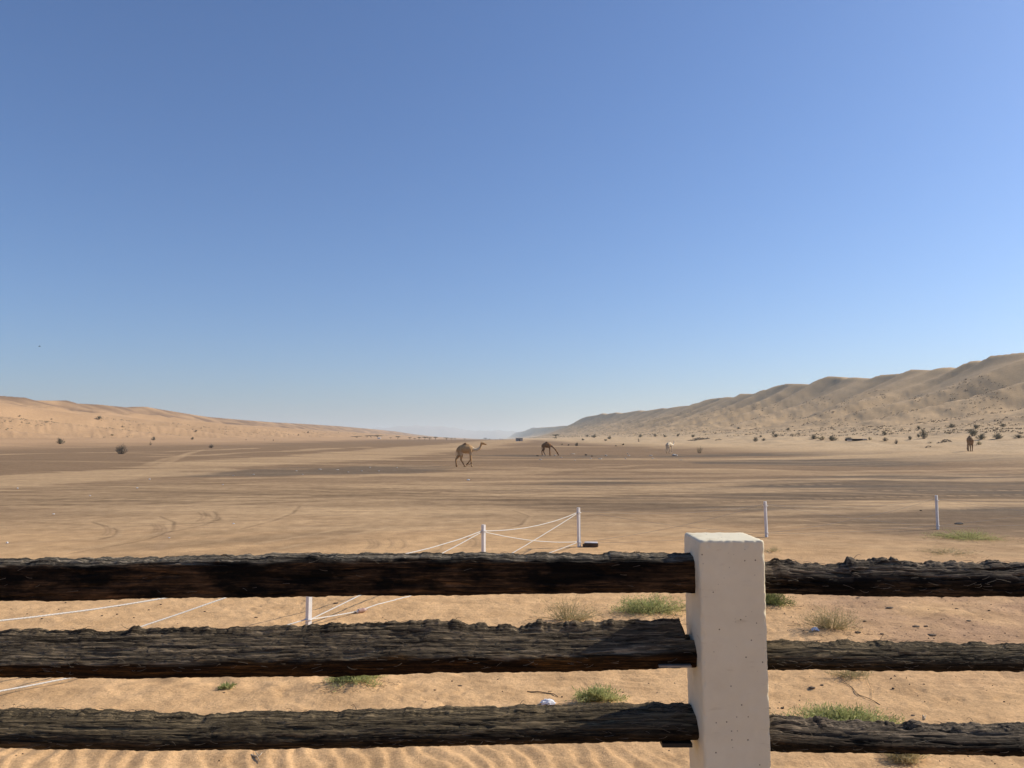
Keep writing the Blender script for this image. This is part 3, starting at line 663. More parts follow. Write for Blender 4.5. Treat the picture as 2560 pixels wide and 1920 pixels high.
def build_post():
    x0, x1, y0, y1 = 0.4735, 0.640, 1.972, 2.146
    zt = px_z(1352, 1.972, 1820); zb = 0.80
    r = 0.006; K = 40; nz = 230
    def side(a, b, n): return np.linspace(a, b, n, endpoint=False)
    X = np.concatenate([side(x0, x1, K), np.full(K, x1), side(x1, x0, K), np.full(K, x0)])
    Y = np.concatenate([np.full(K, y0), side(y0, y1, K), np.full(K, y1), side(y1, y0, K)])
    # rounded corners
    cx, cy = (x0 + x1) / 2, (y0 + y1) / 2
    hx, hy = (x1 - x0) / 2, (y1 - y0) / 2
    def rnd(X, Y, rr):
        dx, dy = X - cx, Y - cy; ax = np.abs(dx) - (hx - rr); ay = np.abs(dy) - (hy - rr)
        both = (ax > 0) & (ay > 0); L = np.hypot(ax, ay) + 1e-9
        nx_ = np.where(both, np.sign(dx) * (hx - rr + ax / L * rr), dx); ny_ = np.where(both, np.sign(dy) * (hy - rr + ay / L * rr), dy)
        return cx + nx_, cy + ny_
    Xr, Yr = rnd(X, Y, r)
    Zs = np.concatenate([np.linspace(zb, zt - 0.012, nz), zt - 0.012 + 0.012 * np.sin(np.linspace(0.2, math.pi / 2, 7))])
    V = []
    for k, z in enumerate(Zs):
        dz = max(0, z - (zt - 0.006)); ins = 0.003 * (dz / 0.006) ** 2
        f = 1 - ins / hx
        s = np.arange(len(X)) / len(X) * 0.68
        nn = 0.0008 * fbm(s / 0.03, z / 0.03 + 0 * s, 2, 401)
        corner = (np.abs(np.abs(X - cx) - hx) < 0.006) & (np.abs(np.abs(Y - cy) - hy) < 0.006)
        chip = np.where(corner, -0.0022 * np.clip(fbm(s / 0.05 + 0 * s, z / 0.02 + 0 * s, 3, 405) * 2, 0, 1), 0)
        if z > zt - 0.014: nn = nn - 0.003 * np.clip(fbm(s / 0.016, 0 * s, 3, 409) * 2, 0, 1)
        g = f + (nn + chip) / hx
        zz = z + (0.0016 * fbm(s / 0.02, 0 * s + 4, 3, 411) if z > zt - 0.006 else 0)
        lean = -0.0085 * (zt - z) * -1 * 0.9
        V.append(np.stack([cx + (Xr - cx) * g - 0.0075 * (z - zt) * -1 * -1 + 0 * s, cy + (Yr - cy) * g, zz + 0 * s], 1))
    ringlen = len(X); nr = len(V)
    # top disc
    top = V[-1]; c = top.mean(0)
    for f_ in (0.9, 0.75, 0.6, 0.45, 0.3, 0.15, 0.01):
        q = c + (top - c) * f_; q[:, 2] = zt + 0.0012 * fbm(q[:, 0] / 0.02, q[:, 1] / 0.02, 3, 415) + 0.0005; V.append(q)
    nr = len(V); Vv = np.concatenate(V); idx = np.arange(nr * ringlen).reshape(nr, ringlen); nx = np.roll(idx, -1, 1)
    F = np.stack([idx[:-1].ravel(), nx[:-1].ravel(), nx[1:].ravel(), idx[1:].ravel()], 1)
    m, n, l, b, o = nodes_mat('whitewashed_concrete')
    tc = N(n, 'ShaderNodeTexCoord')
    a = N(n, 'ShaderNodeTexNoise', Scale=9.0, Detail=7.0, Roughness=0.65); l.new(tc.outputs['Object'], a.inputs['Vector'])
    ra = ramp(n, [(0.3, (0.72, 0.635, 0.455)), (0.7, (0.79, 0.715, 0.53))]); l.new(a.outputs[0], ra.inputs[0])
    vo = N(n, 'ShaderNodeTexVoronoi', Scale=75.0, Randomness=1.0); l.new(tc.outputs['Object'], vo.inputs['Vector'])
    vr = ramp(n, [(0.08, (1, 1, 1)), (0.17, (0, 0, 0))]); l.new(vo.outputs['Distance'], vr.inputs[0])
    sel = N(n, 'ShaderNodeMath', operation='GREATER_THAN'); sx = N(n, 'ShaderNodeSeparateColor'); l.new(vo.outputs['Color'], sx.inputs[0]); l.new(sx.outputs[0], sel.inputs[0]); sel.inputs[1].default_value = 0.72
    mm = N(n, 'ShaderNodeMath', operation='MULTIPLY'); l.new(vr.outputs[0], mm.inputs[0]); l.new(sel.outputs[0], mm.inputs[1])
    mx = N(n, 'ShaderNodeMix', data_type='RGBA'); l.new(mm.outputs[0], mx.inputs[0]); l.new(ra.outputs[0], mx.inputs[6]); mx.inputs[7].default_value = (0.13, 0.09, 0.06, 1)
    # faint dusty scuffs
    mp = N(n, 'ShaderNodeMapping'); mp.inputs['Scale'].default_value = (14, 14, 60); l.new(tc.outputs['Object'], mp.inputs['Vector'])
    sc_ = N(n, 'ShaderNodeTexNoise', Scale=1.0, Detail=4.0); l.new(mp.outputs[0], sc_.inputs['Vector'])
    sr = ramp(n, [(0.62, (1, 1, 1)), (0.78, (0.80, 0.76, 0.70))]); l.new(sc_.outputs[0], sr.inputs[0])
    mu = N(n, 'ShaderNodeMix', data_type='RGBA', blend_type='MULTIPLY'); mu.inputs[0].default_value = 1; l.new(mx.outputs[2], mu.inputs[6]); l.new(sr.outputs[0], mu.inputs[7])
    l.new(mu.outputs[2], b.inputs['Base Color']); b.inputs['Roughness'].default_value = 0.75; b.inputs['Specular IOR Level'].default_value = 0.2
    inv = N(n, 'ShaderNodeMath', operation='SUBTRACT'); l.new(a.outputs[0], inv.inputs[0]); l.new(mm.outputs[0], inv.inputs[1])
    bp = N(n, 'ShaderNodeBump', Strength=0.5, Distance=0.002); l.new(inv.outputs[0], bp.inputs['Height']); l.new(bp.outputs[0], b.inputs['Normal'])
    p = link('post', npmesh('post', Vv - np.array(FL), F, True), [m], fence)
    p['label'] = 'square white painted concrete post with pitted faces'
    for dx in (1.80, -2.72):                       # the neighbouring posts that carry the far ends of the rails
        c = p.copy(); C.objects.link(c); c.parent = fence; c.location.x += dx
        if 'label' in c: del c['label']
build_post()
M_steel = mat_plain('dusty_steel', (0.30, 0.28, 0.25), (0.18, 0.16, 0.14), 30, 0.5, 0.0, 40, 0.3)
M_iron = mat_plain('dark_iron', (0.03, 0.025, 0.02), (0.015, 0.012, 0.01), 30, 0.6)
def bracket(px0, px1, py0, py1, mat, Y, dep):
    a = at_y(px0, py1, Y); b = at_y(px1, py0, Y); mb = MB()
    L = b.x - a.x; H = b.z - a.z
    mb.box(((a.x + b.x) / 2 - FL.x, Y + dep / 2 - FL.y, (a.z + b.z) / 2 - FL.z), (L, dep, H))
    return mb.build('bracket', mat, fence)
bracket(1648, 1729, 1664, 1669, M_steel, FY - 0.008, 0.09)
bracket(1656, 1731, 1859, 1869, M_iron, FY + 0.0, 0.09)

# ------------------------------------------------------------------ rope fence
M_white = mat_plain('white_painted_steel', (0.74, 0.72, 0.70), (0.62, 0.60, 0.58), 12, 0.5)
M_rope = mat_plain('white_rope', (0.72, 0.69, 0.63), (0.52, 0.49, 0.44), 60, 0.85)
M_rope2 = mat_plain('grey_weathered_rope', (0.42, 0.38, 0.33), (0.30, 0.27, 0.23), 60, 0.85)
ropef = empty('rope_fence', (1.5, 17.3, 0))
tag(ropef, 'low fence of slim white metal posts strung with crossing white ropes', 'fence')
RL = Vector(ropef.location)
posts = []
for px, py in [(-288, 1808), (771, 1566), (1209, 1436), (1448, 1366), (1917, 1343), (2345, 1324), (2830, 1308)]:
    t, e = tan_e(px, py); Y = -EYE / e; posts.append(Vector((t * Y, Y, float(height(t * Y, Y)))))
PH = [0.86, 0.86, 0.87, 0.87, 0.87, 0.90, 0.9]
lean = [(0, 0), (0.004, 0), (-0.004, 0), (-0.012, 0), (-0.022, 0), (-0.012, 0), (0, 0)]
for i, (p, hgt) in enumerate(zip(posts, PH)):
    mb = MB(); s = 0.028
    for k in range(1): pass
    rz = R(-35) if i < 3 else R(-48)
    cs, sn = math.cos(rz), math.sin(rz); q = [(-s, -s), (s, -s), (s, s), (-s, s)]
    rot = [(a * cs - b * sn, a * sn + b * cs) for a, b in q]
    V = [(p.x + a, p.y + b, p.z - 0.2) for a, b in rot] + [(p.x + a + lean[i][0], p.y + b, p.z + hgt) for a, b in rot]
    V = np.array(V) - np.array(RL)
    mb.add(V, [[0, 1, 5, 4], [1, 2, 6, 5], [2, 3, 7, 6], [3, 0, 4, 7], [4, 5, 6, 7]])
    # wire eyes where the ropes are tied
    for zh in (0.76, 0.10):
        th = np.linspace(0, 2 * math.pi, 14)
        mb.tube(np.stack([p.x + 0.045 * np.cos(th) - RL.x, p.y + 0.045 * np.sin(th) - RL.y, np.full(14, p.z + zh - RL.z)], 1), 0.007, 5)
    o = mb.build('post', M_white, ropef)
def rope(a, b, sag, rad, ground_lie=False):
    n = 60; s = np.linspace(0, 1, n); P = np.outer(1 - s, a) + np.outer(s, b)
    P[:, 2] -= sag * 4 * s * (1 - s)
    g = height(P[:, 0], P[:, 1]); P[:, 2] = np.maximum(P[:, 2], g + rad * 0.9)
    P[:, 2] += 0.003 * noise(s * 9, 0 * s, int(a[0] * 10) % 97)
    P = P - np.array(RL); mb = MB(); mb.tube(P, rad, 6)
    # the lay of the rope: a strand wound round the core
    k = 240 if rad > 0.006 else 60
    ss = np.linspace(0, 1, k * 6); base_ = np.stack([np.interp(ss, s, P[:, c]) for c in range(3)], 1)
    d = np.array(b) - np.array(a); d = d / np.linalg.norm(d); A = np.cross(d, (0, 0, 1)); A /= np.linalg.norm(A); B = np.cross(d, A)
    th = ss * k * 2 * math.pi / 2
    W = base_ + rad * 0.55 * (np.cos(th)[:, None] * A + np.sin(th)[:, None] * B)
    mb.tube(W, rad * 0.62, 4)
    return mb.build('rope', M_rope if rad > .005 else M_rope2, ropef, smooth=True)
def pt(i, z, dx=0.0): return np.array([posts[i].x + dx + lean[i][0] * z, posts[i].y, posts[i].z + z])
for i in range(6):
    rad = 0.0085 if i < 3 else 0.0026
    if i < 3:
        rope(pt(i, 0.76, .03), pt(i + 1, 0.76, -.03), 0.10, rad)
        rope(pt(i, 0.10, .03), pt(i + 1, 0.74, -.03), 0.02, rad)
        if i == 0: rope(pt(0, 0.10, .03), pt(1, 0.10, -.03), 0.08, rad)
        if i == 1: rope(pt(1, 0.10, .03), pt(2, 0.10, -.03), 0.12, rad)
        if i == 2:
            rope(pt(2, 0.74, .03), pt(3, 0.11, -.03), 0.07, rad)
            rope(pt(2, 0.08, .03), pt(3, 0.10, -.03), 0.05, rad)
    else:
        rope(pt(i, 0.80, .03), pt(i + 1, 0.80, -.03), 0.14, rad)
        rope(pt(i, 0.80, .03), pt(i + 1, 0.10, -.03), 0.08, rad)
        rope(pt(i, 0.10, .03), pt(i + 1, 0.80, -.03), 0.10, rad)
        rope(pt(i, 0.08, .03), pt(i + 1, 0.10, -.03), 0.05, rad)

# ------------------------------------------------------------------ plants
def unit(v): return v / (np.linalg.norm(v, axis=-1, keepdims=True) + 1e-9)

def near_plant(name, px, py, wpx, hm, dm, label, kindp, seed, cat='plant', group='plants growing in the near sand', dens=1.0, lift=0.0):
    """px,py: photo pixel of the front middle of the plant's foot; wpx its width"""
    g = ground(px, py); rng = np.random.default_rng(seed)
    W = wpx / 1923 * g.y / 2
    gx = g.x * (g.y + dm) / g.y
    e = empty(name, (gx, g.y + dm, float(height(gx, g.y + dm)) - 0.01))
    tag(e, label, cat, group)
    z0 = e.location.z
    def gz(x, y): return height(e.location.x + x, e.location.y + y) - z0
    leafm = {'green': M_green, 'dark': M_green2, 'straw': M_straw, 'olive': M_olive}[kindp]
    st = MB(); fo = MB()
    ns = int(70 * dens); tips = []
    lump = rng.uniform(0, 50)
    for k in range(ns):
        a = rng.uniform(0, 2 * math.pi); rr = rng.uniform(0, 1) ** 0.6
        bx, by = 0.3 * W * rr * math.cos(a), 0.3 * dm * rr * math.sin(a)
        hz = hm * (1 - 0.65 * rr ** 2) * rng.uniform(0.55, 1.12) * (0.8 + 0.5 * float(noise(np.array([math.cos(a) * 1.7 + lump]), np.array([rr * 2.0]), seed)[0] + .3))
        tx, ty = W * rr * math.cos(a) * rng.uniform(0.8, 1.1), dm * rr * math.sin(a) * rng.uniform(0.8, 1.1)
        s = np.linspace(0, 1, 6)[:, None]
        P = np.array([bx, by, float(gz(bx, by))]) * (1 - s) + np.array([tx, ty, float(gz(tx, ty)) + hz]) * s
        P = P + np.cumsum(rng.normal(0, 0.05 * hm, P.shape), 0) * s
        st.tube(P, np.linspace(0.0035, 0.0012, 6), 3)
        tips.append(P)
    tips = np.concatenate([t[1:] for t in tips])
    nl = {'green': 5200, 'dark': 5200, 'straw': 2300, 'olive': 2300}[kindp]
    nl = int(nl * dens * 0.75)
    c = tips[rng.integers(len(tips), size=nl)] + rng.normal(0, 1, (nl, 3)) * np.array([W * 0.09, dm * 0.09, hm * 0.10])
    g0 = gz(c[:, 0], c[:, 1]); c[:, 2] = np.maximum(c[:, 2], g0 + 0.004)
    D = rng.normal(0, 0.65, (nl, 3)) + np.array([0, 0, 0.75])
    D[:, :2] += c[:, :2] / max(W, dm) * 0.8
    if kindp in ('green', 'dark'): fo.leaves(c, D, rng.uniform(0.018, 0.05, nl), rng.uniform(0.0022, 0.005, nl), rng)
    else: fo.leaves(c, D, rng.uniform(0.025, 0.075, nl), rng.uniform(0.0012, 0.0026, nl), rng)
    # dry litter around the foot
    nt_ = int(60 * dens) if W > 0.3 else 0; li = MB()
    for k in range(nt_):
        a = rng.uniform(0, 2 * math.pi); rr = rng.uniform(0.75, 1.35)
        x, y = W * rr * math.cos(a), dm * rr * math.sin(a); th = rng.uniform(0, math.pi); ln = rng.uniform(0.02, 0.09)
        xs = x + np.linspace(0, 1, 4) * ln * math.cos(th); ys = y + np.linspace(0, 1, 4) * ln * math.sin(th)
        li.tube(np.stack([xs, ys, gz(xs, ys) + 0.004 + 0.01 * np.array([0, .6, 1, .4]) * rng.random()], 1), 0.0018, 3)
    if nt_: tag(li.build('leaf_litter', M_twig, e), kind='stuff')
    st.build('stems', M_straw if kindp in ('straw', 'olive') else M_twig, e)
    fo.build('foliage', leafm, e)
    return e

G = 'low desert plants beyond the timber fence'
near_plant('desert_shrub', 1625, 1546, 210, 0.20, 0.42, 'bushy green plant showing left of the white post, under the top rail', 'green', 1, group=G, dens=1.7)
near_plant('desert_shrub', 1925, 1524, 120, 0.22, 0.30, 'dark green plant showing just right of the white post, under the top rail', 'dark', 2, group=G, dens=1.1)
near_plant('desert_shrub', 1420, 1566, 190, 0.29, 0.30, 'wispy straw-coloured bush in the gap between the top and middle rails', 'olive', 3, group=G, dens=1.0)
near_plant('desert_shrub', 2078, 1590, 165, 0.28, 0.30, 'round straw-coloured bush with a scrap of foil at its foot', 'olive', 4, group=G, dens=1.1)
near_plant('desert_shrub', 888, 1728, 165, 0.09, 0.26, 'low green tuft hanging below the middle rail on the left', 'green', 5, group=G, dens=0.9)
near_plant('desert_shrub', 1502, 1772, 140, 0.11, 0.20, 'green tuft peeping over the bottom rail beside the white litter', 'green', 6, group=G, dens=0.8)
near_plant('desert_shrub', 2108, 1862, 340, 0.13, 0.34, 'widest green plant, spreading above the bottom rail on the right', 'green', 7, group=G, dens=2.6)
near_plant('desert_shrub', 570, 1727, 46, 0.03, 0.06, 'tiny green sprig alone on the sand', 'green', 8, group=G, dens=0.12)
near_plant('desert_shrub', 2420, 1360, 215, 0.17, 0.9, 'flat green plant sprawling on sand beside the farthest rope post', 'green', 9, group=G, dens=1.1)
near_plant('desert_shrub', 2370, 1396, 170, 0.12, 0.6, 'thin yellowish growth just in front of the sprawling green plant', 'olive', 10, group=G, dens=0.45)
near_plant('desert_shrub', 2268, 1925, 130, 0.09, 0.14, 'dry pale bush poking out below the bottom rail on the right', 'straw', 11, group=G, dens=0.8)
near_plant('desert_shrub', 2130, 1712, 140, 0.06, 0.20, 'straggly dry bush just below the right middle rail', 'olive', 12, group=G, dens=0.35)
near_plant('desert_shrub', 1928, 1384, 60, 0.08, 0.25, 'scrappy dry tuft just right of the top of the white post', 'olive', 13, group=G, dens=0.22)

def ground_stick(name, pts, rad, mat, label, cat='twig', group=None, lift=0.01, rng=None, sub=()):
    P0 = [ground(*p) for p in pts]; P = np.array([[p.x, p.y, p.z + lift] for p in P0])
    n = 14; s = np.linspace(0, len(P) - 1, n); Q = np.stack([np.interp(s, np.arange(len(P)), P[:, c]) for c in range(3)], 1)
    Q[:, 2] = np.maximum(height(Q[:, 0], Q[:, 1]) + rad * 0.6, Q[:, 2] * 0 + height(Q[:, 0], Q[:, 1]) + lift * np.abs(np.sin(s * 2.1)))
    mb = MB(); loc = P[0].copy(); mb.tube(Q - loc, np.linspace(rad, rad * 0.5, n), 5)
    for sb in sub:
        A = [ground(*p) for p in sb]; A = np.array([[p.x, p.y, p.z + lift] for p in A]); mb.tube(A - loc, np.linspace(rad * .7, rad * .4, len(A)), 4)
    o = mb.build(name, mat, loc=loc, smooth=True); tag(o, label, cat, group); return o
M_pale = mat_plain('bleached_twig', (0.55, 0.46, 0.33), (0.40, 0.32, 0.22), 20)
ground_stick('twig', [(2200, 1765), (2160, 1745), (2138, 1735), (2132, 1720), (2100, 1700)], 0.0035, M_twig, 'bare branching twig curving over sand above the widest green plant', sub=[[(2178, 1750), (2178, 1725), (2168, 1700)], [(2150, 1742), (2120, 1715), (2085, 1705)]])
ground_stick('twig', [(628, 1890), (642, 1897), (652, 1892), (655, 1885)], 0.006, M_pale, 'pale forked twig lying on the rippled sand at the bottom', sub=[[(642, 1897), (650, 1910)], [(646, 1896), (636, 1882)]])
ground_stick('twig', [(2308, 1790), (2312, 1803), (2315, 1790)], 0.005, M_pale, 'short pale bent twig just above the bottom rail at right')
ground_stick('twig', [(1318, 1731), (1355, 1733), (1385, 1738), (1395, 1745)], 0.006, M_twig, 'thin dark stick lying beside the white litter', sub=[[(1370, 1735), (1380, 1731)]])

rng0 = np.random.default_rng(5)
def lump(name, px, py, wpx, hpx, mat, label, cat, seed, group=None, flat=1.0, dpx=None, bury=0.2):
    """small irregular stone or clod sized from the photo"""
    g = ground(px, py); rng = np.random.default_rng(seed); k = g.y / 1923
    sz_ = 0.8 if 'clod' in name else 1.0; a, b, c = sz_ * wpx * k / 2, sz_ * (dpx or wpx * 0.7) * k / 2, sz_ * hpx * k
    import bmesh
    bm = bmesh.new(); bmesh.ops.create_icosphere(bm, subdivisions=2, radius=1)
    me = bpy.data.meshes.new(name)
    for v_ in bm.verts:
        f = 1 + 0.28 * float(noise(np.array([v_.co.x * 1.6 + seed]), np.array([v_.co.y * 1.6 + v_.co.z * 2]), seed)[0]) + rng.uniform(-.06, .06)
        v_.co = Vector((v_.co.x * a * f, v_.co.y * b * f, (v_.co.z * 0.5 + 0.5 - bury) * c * f))
    bm.to_mesh(me); bm.free()
    o = link(name, me, [mat], None, g); o.rotation_euler = (0, 0, rng.uniform(-.5, .5)); tag(o, label, cat, group); return o
M_stone = mat_plain('pale_stone', (0.62, 0.57, 0.50), (0.40, 0.36, 0.30), 6)
M_black = mat_plain('black_stone', (0.035, 0.03, 0.027), None, 6)
M_clod = mat_plain('dark_brown_clod', (0.13, 0.09, 0.06), (0.07, 0.048, 0.03), 10)
M_plastic = mat_plain('white_plastic', (0.80, 0.80, 0.80), (0.70, 0.70, 0.72), 10, 0.4)

# litter that can be told apart
def crumple(name, px, py, wpx, hpx, mat, label, seed):
    g = ground(px, py); k = g.y / 1923; rng = np.random.default_rng(seed); n = 9
    X, Y = np.meshgrid(np.linspace(-1, 1, n), np.linspace(-1, 1, n)); edge = np.maximum(abs(X), abs(Y))
    V = np.stack([X * wpx * k / 2 + rng.normal(0, .05 * wpx * k, X.shape), Y * wpx * k * 0.35 + rng.normal(0, .04 * wpx * k, X.shape), (1 - edge ** 2) * hpx * k + rng.uniform(0, .35 * hpx * k, X.shape) + 0.004], -1).reshape(-1, 3)
    idx = np.arange(n * n).reshape(n, n)
    F = np.stack([idx[:-1, :-1].ravel(), idx[:-1, 1:].ravel(), idx[1:, 1:].ravel(), idx[1:, :-1].ravel()], 1)
    o = link(name, npmesh(name, V, F, False), [mat], None, g)
    tag(o, label, 'litter'); return o
crumple('plastic_scrap', 1370, 1760, 34, 9, M_plastic, 'crumpled white plastic lying on sand just above the bottom rail', 3)
crumple('foil_scrap', 2038, 1578, 17, 7, mat_plain('crumpled_foil', (0.75, 0.77, 0.80), (0.5, 0.55, 0.62), 30, 0.3, 0, 40, 0.4), 'small silvery foil scrap at the foot of the round straw bush', 4)
# drinks bottle half buried by the ropes
g = ground(905, 1533); bt = empty('plastic_bottle', g, R(35)); tag(bt, 'small brown and white bottle lying on the sand by the ropes', 'bottle')
mb = MB(); s = np.linspace(0, 1, 12)
prof = np.array([.4, 1, 1, 1, 1, .95, 1, 1, .9, .6, .35, .35]) * 0.030
mb.tube(np.stack([s * 0.15 - 0.07, 0 * s, 0.028 + 0 * s + s * .01], 1), prof, 12); mb.build('bottle_body', mat_plain('frosted_bottle', (0.55, 0.42, 0.36), (0.35, 0.2, 0.16), 20, 0.3), bt, smooth=True)
mb = MB(); mb.tube(np.array([[-.078, 0, .028], [-.072, 0, .028], [-.06, 0, .028]]), [.001, 0.022, .022], 10); mb.build('cap', M_plastic, bt)
# broken block by the third rope post
g = ground(1478, 1368); bk = empty('broken_block', g, R(-12)); tag(bk, 'dark broken block with a white top lying beside a rope post', 'block')
mb = MB(); mb.box((0, 0.05, 0.04), (0.30, 0.16, 0.085), 0, 0, 0.012, rng0); mb.box((-0.13, 0.0, 0.03), (0.10, 0.12, 0.07), 0.4, 0, 0.012, rng0); mb.build('block_body', M_clod, bk)
mb = MB(); mb.box((-0.01, 0.06, 0.092), (0.29, 0.16, 0.012), 0.03, 0, 0.004, rng0); mb.build('white_face', M_white, bk)
lump('dark_stone', 2397, 1311, 26, 5, M_black, 'flat black stone right of the farthest rope post', 'stone', 8)
lump('dark_stone', 2302, 1277, 7, 2.5, M_black, 'tiny black stone behind the right rope post', 'stone', 9)
lump('pale_boulder', 1687, 1140, 13, 6.0, M_stone, 'largest pale stone on the dark strip, below the whitish camel', 'stone', 10)
lump('pale_stone', 1171, 1201, 9, 3.5, M_plastic, 'bright white stone alone on brown ground below the walking camel', 'stone', 12)
IT = []
ORD = ['first', 'second', 'third', 'fourth', 'fifth', 'sixth', 'seventh', 'eighth', 'ninth', 'tenth', 'eleventh', 'twelfth', 'thirteenth', 'fourteenth', 'fifteenth', 'sixteenth', 'seventeenth', 'eighteenth', 'nineteenth', 'twentieth']
def row_labels(items, zone, fmt):
    """each small thing is told apart by its rank from the left within its own strip"""
    z = [zone(a) for a in items]; out = []
    for i, a in enumerate(items):
        rank = sorted([(b[0], j) for j, b in enumerate(items) if z[j] == z[i]]).index((a[0], i)); out.append(fmt % (ORD[rank], z[i]))
    return out
def gap(a):
    y = a[1]
    return 'seen between top and middle rails' if y < 1640 else 'seen between middle and bottom rails'
GS = 'pale stones scattered on the gravel strip'
IT = [(1351, 1149.5, 8, 2.4), (1388, 1139.5, 6, 3), (1403, 1144.5, 7, 2), (1432, 1135.5, 14, 1.6), (1477, 1147.5, 6, 2.2), (1500, 1148, 9, 2.8), (1437, 1151, 5, 1.8), (1515, 1139.5, 6, 3), (1569, 1134.5, 4, 2.5), (1572, 1139.5, 7, 2.5), (1564, 1147.5, 5, 2.4), (1627, 1139.5, 8, 2.2), (1632, 1146.5, 8, 2), (1360, 1139, 8, 1.5), (1702, 1150.5, 12, 1.5)]
LB = row_labels(IT, lambda a: 'upper' if a[1] < 1142 else 'lower', 'pale stone, %s from left in the %s row by the grazing camel')
for i, (a, b, w_, h_) in enumerate(IT):
    lump('pale_stone', a, b, w_, h_, M_stone, LB[i], 'stone', 100 + i, GS)
GS2 = 'pale stones on the left gravel patch'
IT = [(584, 1190, 5, 2.2), (634, 1187, 7, 2), (741, 1178, 5, 2), (800, 1174, 11, 1.7), (904, 1178, 5, 3), (925, 1169, 6, 2), (947, 1178, 6, 2), (992, 1170, 5, 2), (844, 1175, 9, 1.5), (871, 1181, 5, 2), (757, 1187, 4, 2)]
LB = row_labels(IT, lambda a: 'upper' if a[1] < 1179 else 'lower', 'pale stone, %s from left in the %s row on the left gravel patch')
for i, (a, b, w_, h_) in enumerate(IT):
    lump('pale_stone', a, b, w_, h_, M_stone, LB[i], 'stone', 130 + i, GS2)
for i, (a, b, w_, h_, t) in enumerate([(374, 1199, 6, 2.6, 'white stone on the pale track at left'), (343, 1221, 6, 2.5, 'white stone below the pale track at left'), (225, 1240, 5, 2, 'tiny white stone on brown ground at far left'), (44, 1222, 4, 3, 'white stone near the left edge of the plain'), (134, 1286, 6, 2.5, 'white stone among tyre marks at left'), (584, 1310, 6, 2.5, 'white stone left of the looping tyre marks'), (423, 1346, 5, 2.5, 'white stone beside the tyre loops above the top rail'), (18, 1359, 5, 5, 'white stone just above the top rail at far left'), (557, 1212, 4, 2, 'lone white speck of stone below the left gravel patch')]):
    lump('pale_stone', a, b, w_, h_, M_plastic, t, 'stone', 160 + i, 'lone white stones on the plain')
lump('dark_stone', 1344, 1140.5, 7, 3.0, M_black, 'black stone behind the hind feet of the grazing camel', 'stone', 180)
lump('dark_stone', 1465, 1138.5, 7, 3.5, M_black, 'larger black stone right of the grazing camel', 'stone', 181)
lump('dark_stone', 1480, 1141, 5, 2.5, M_black, 'smaller black stone right of the grazing camel', 'stone', 182)
GD = 'dark clods on the near sand'
IT = [(2228, 1699, 6, 4), (2233, 1726, 9, 6), (2310, 1712, 7, 3), (2030, 1722, 22, 6), (2055, 1714, 12, 4), (1925, 1773, 5, 3.5), (1945, 1772, 5, 3), (1956, 1773, 10, 5), (2312, 1755, 4, 3), (2282, 1791, 14, 4), (2145, 1583, 20, 6), (2205, 1586, 11, 4), (2290, 1568, 24, 5), (2315, 1568, 14, 5), (2330, 1590, 26, 5), (2162, 1555, 12, 4), (2225, 1522, 24, 4), (2392, 1524, 10, 3), (2473, 1528, 9, 4), (2422, 1553, 16, 3), (2355, 1498, 5, 3), (2145, 1497, 14, 3)]
LB = row_labels(IT, gap, 'dark clod %s from left, %s, right side')
for i, (a, b, w_, h_) in enumerate(IT):
    lump('dark_clod', a, b, w_, h_, M_clod, LB[i], 'clod', 200 + i, GD)
GD2 = 'dark clods on the sand left of the post'
IT = [(1130, 1704, 6, 3), (1405, 1745, 6, 5), (1150, 1717, 14, 3), (1087, 1726, 9, 3), (1558, 1733, 6, 4), (1622, 1710, 4, 3), (1245, 1700, 5, 3), (470, 1493, 7, 3), (402, 1513, 7, 3), (293, 1537, 7, 4), (298, 1518, 8, 3), (255, 1540, 9, 3), (105, 1549, 8, 3), (147, 1524, 5, 3), (68, 1536, 5, 3), (164, 1508, 6, 3), (840, 1509, 14, 4), (835, 1511, 8, 3), (372, 1526, 6, 3), (335, 1545, 6, 3), (512, 1530, 8, 4), (640, 1545, 12, 3), (560, 1733, 8, 2)]
LB = row_labels(IT, gap, 'dark clod %s from left, %s, left side')
for i, (a, b, w_, h_) in enumerate(IT):
    lump('dark_clod', a, b, w_, h_, M_clod, LB[i], 'clod', 240 + i, GD2)

def pebble_field():
    rng = np.random.default_rng(77); mb = MB(); base = np.array([[1, 0, 0], [-.5, .87, 0], [-.5, -.87, 0], [.2, .1, .8]])
    F = np.array([[0, 1, 3], [1, 2, 3], [2, 0, 3]])
    n = 3000; Y = rng.uniform(5.6, 14, n); X = rng.uniform(-.67, .67, n) * Y
    k = (sstep(-.1, .5, noise(X / 1.3, Y / 1.3, 333)) + 0.25 * (X > 1.5)) * (0.25 + 0.75 * sstep(0, 3.5, X)); sel = rng.random(n) < k
    X, Y = X[sel], Y[sel]; Z = height(X, Y)
    for x, y, z in zip(X, Y, Z):
        s = 0.004 + 0.012 * rng.random() ** 2.5; a = rng.uniform(0, 6.28); c, d = math.cos(a) * s, math.sin(a) * s
        V = np.stack([base[:, 0] * c - base[:, 1] * d * .7 + x, base[:, 0] * d + base[:, 1] * c * .7 + y, base[:, 2] * s + z], 1); mb.add(V, F)
    o = mb.build('pebbles', M_clod); tag(o, 'fine dark pebbles and dung specks strewn over the near sand', 'pebbles', kind='stuff')
pebble_field()

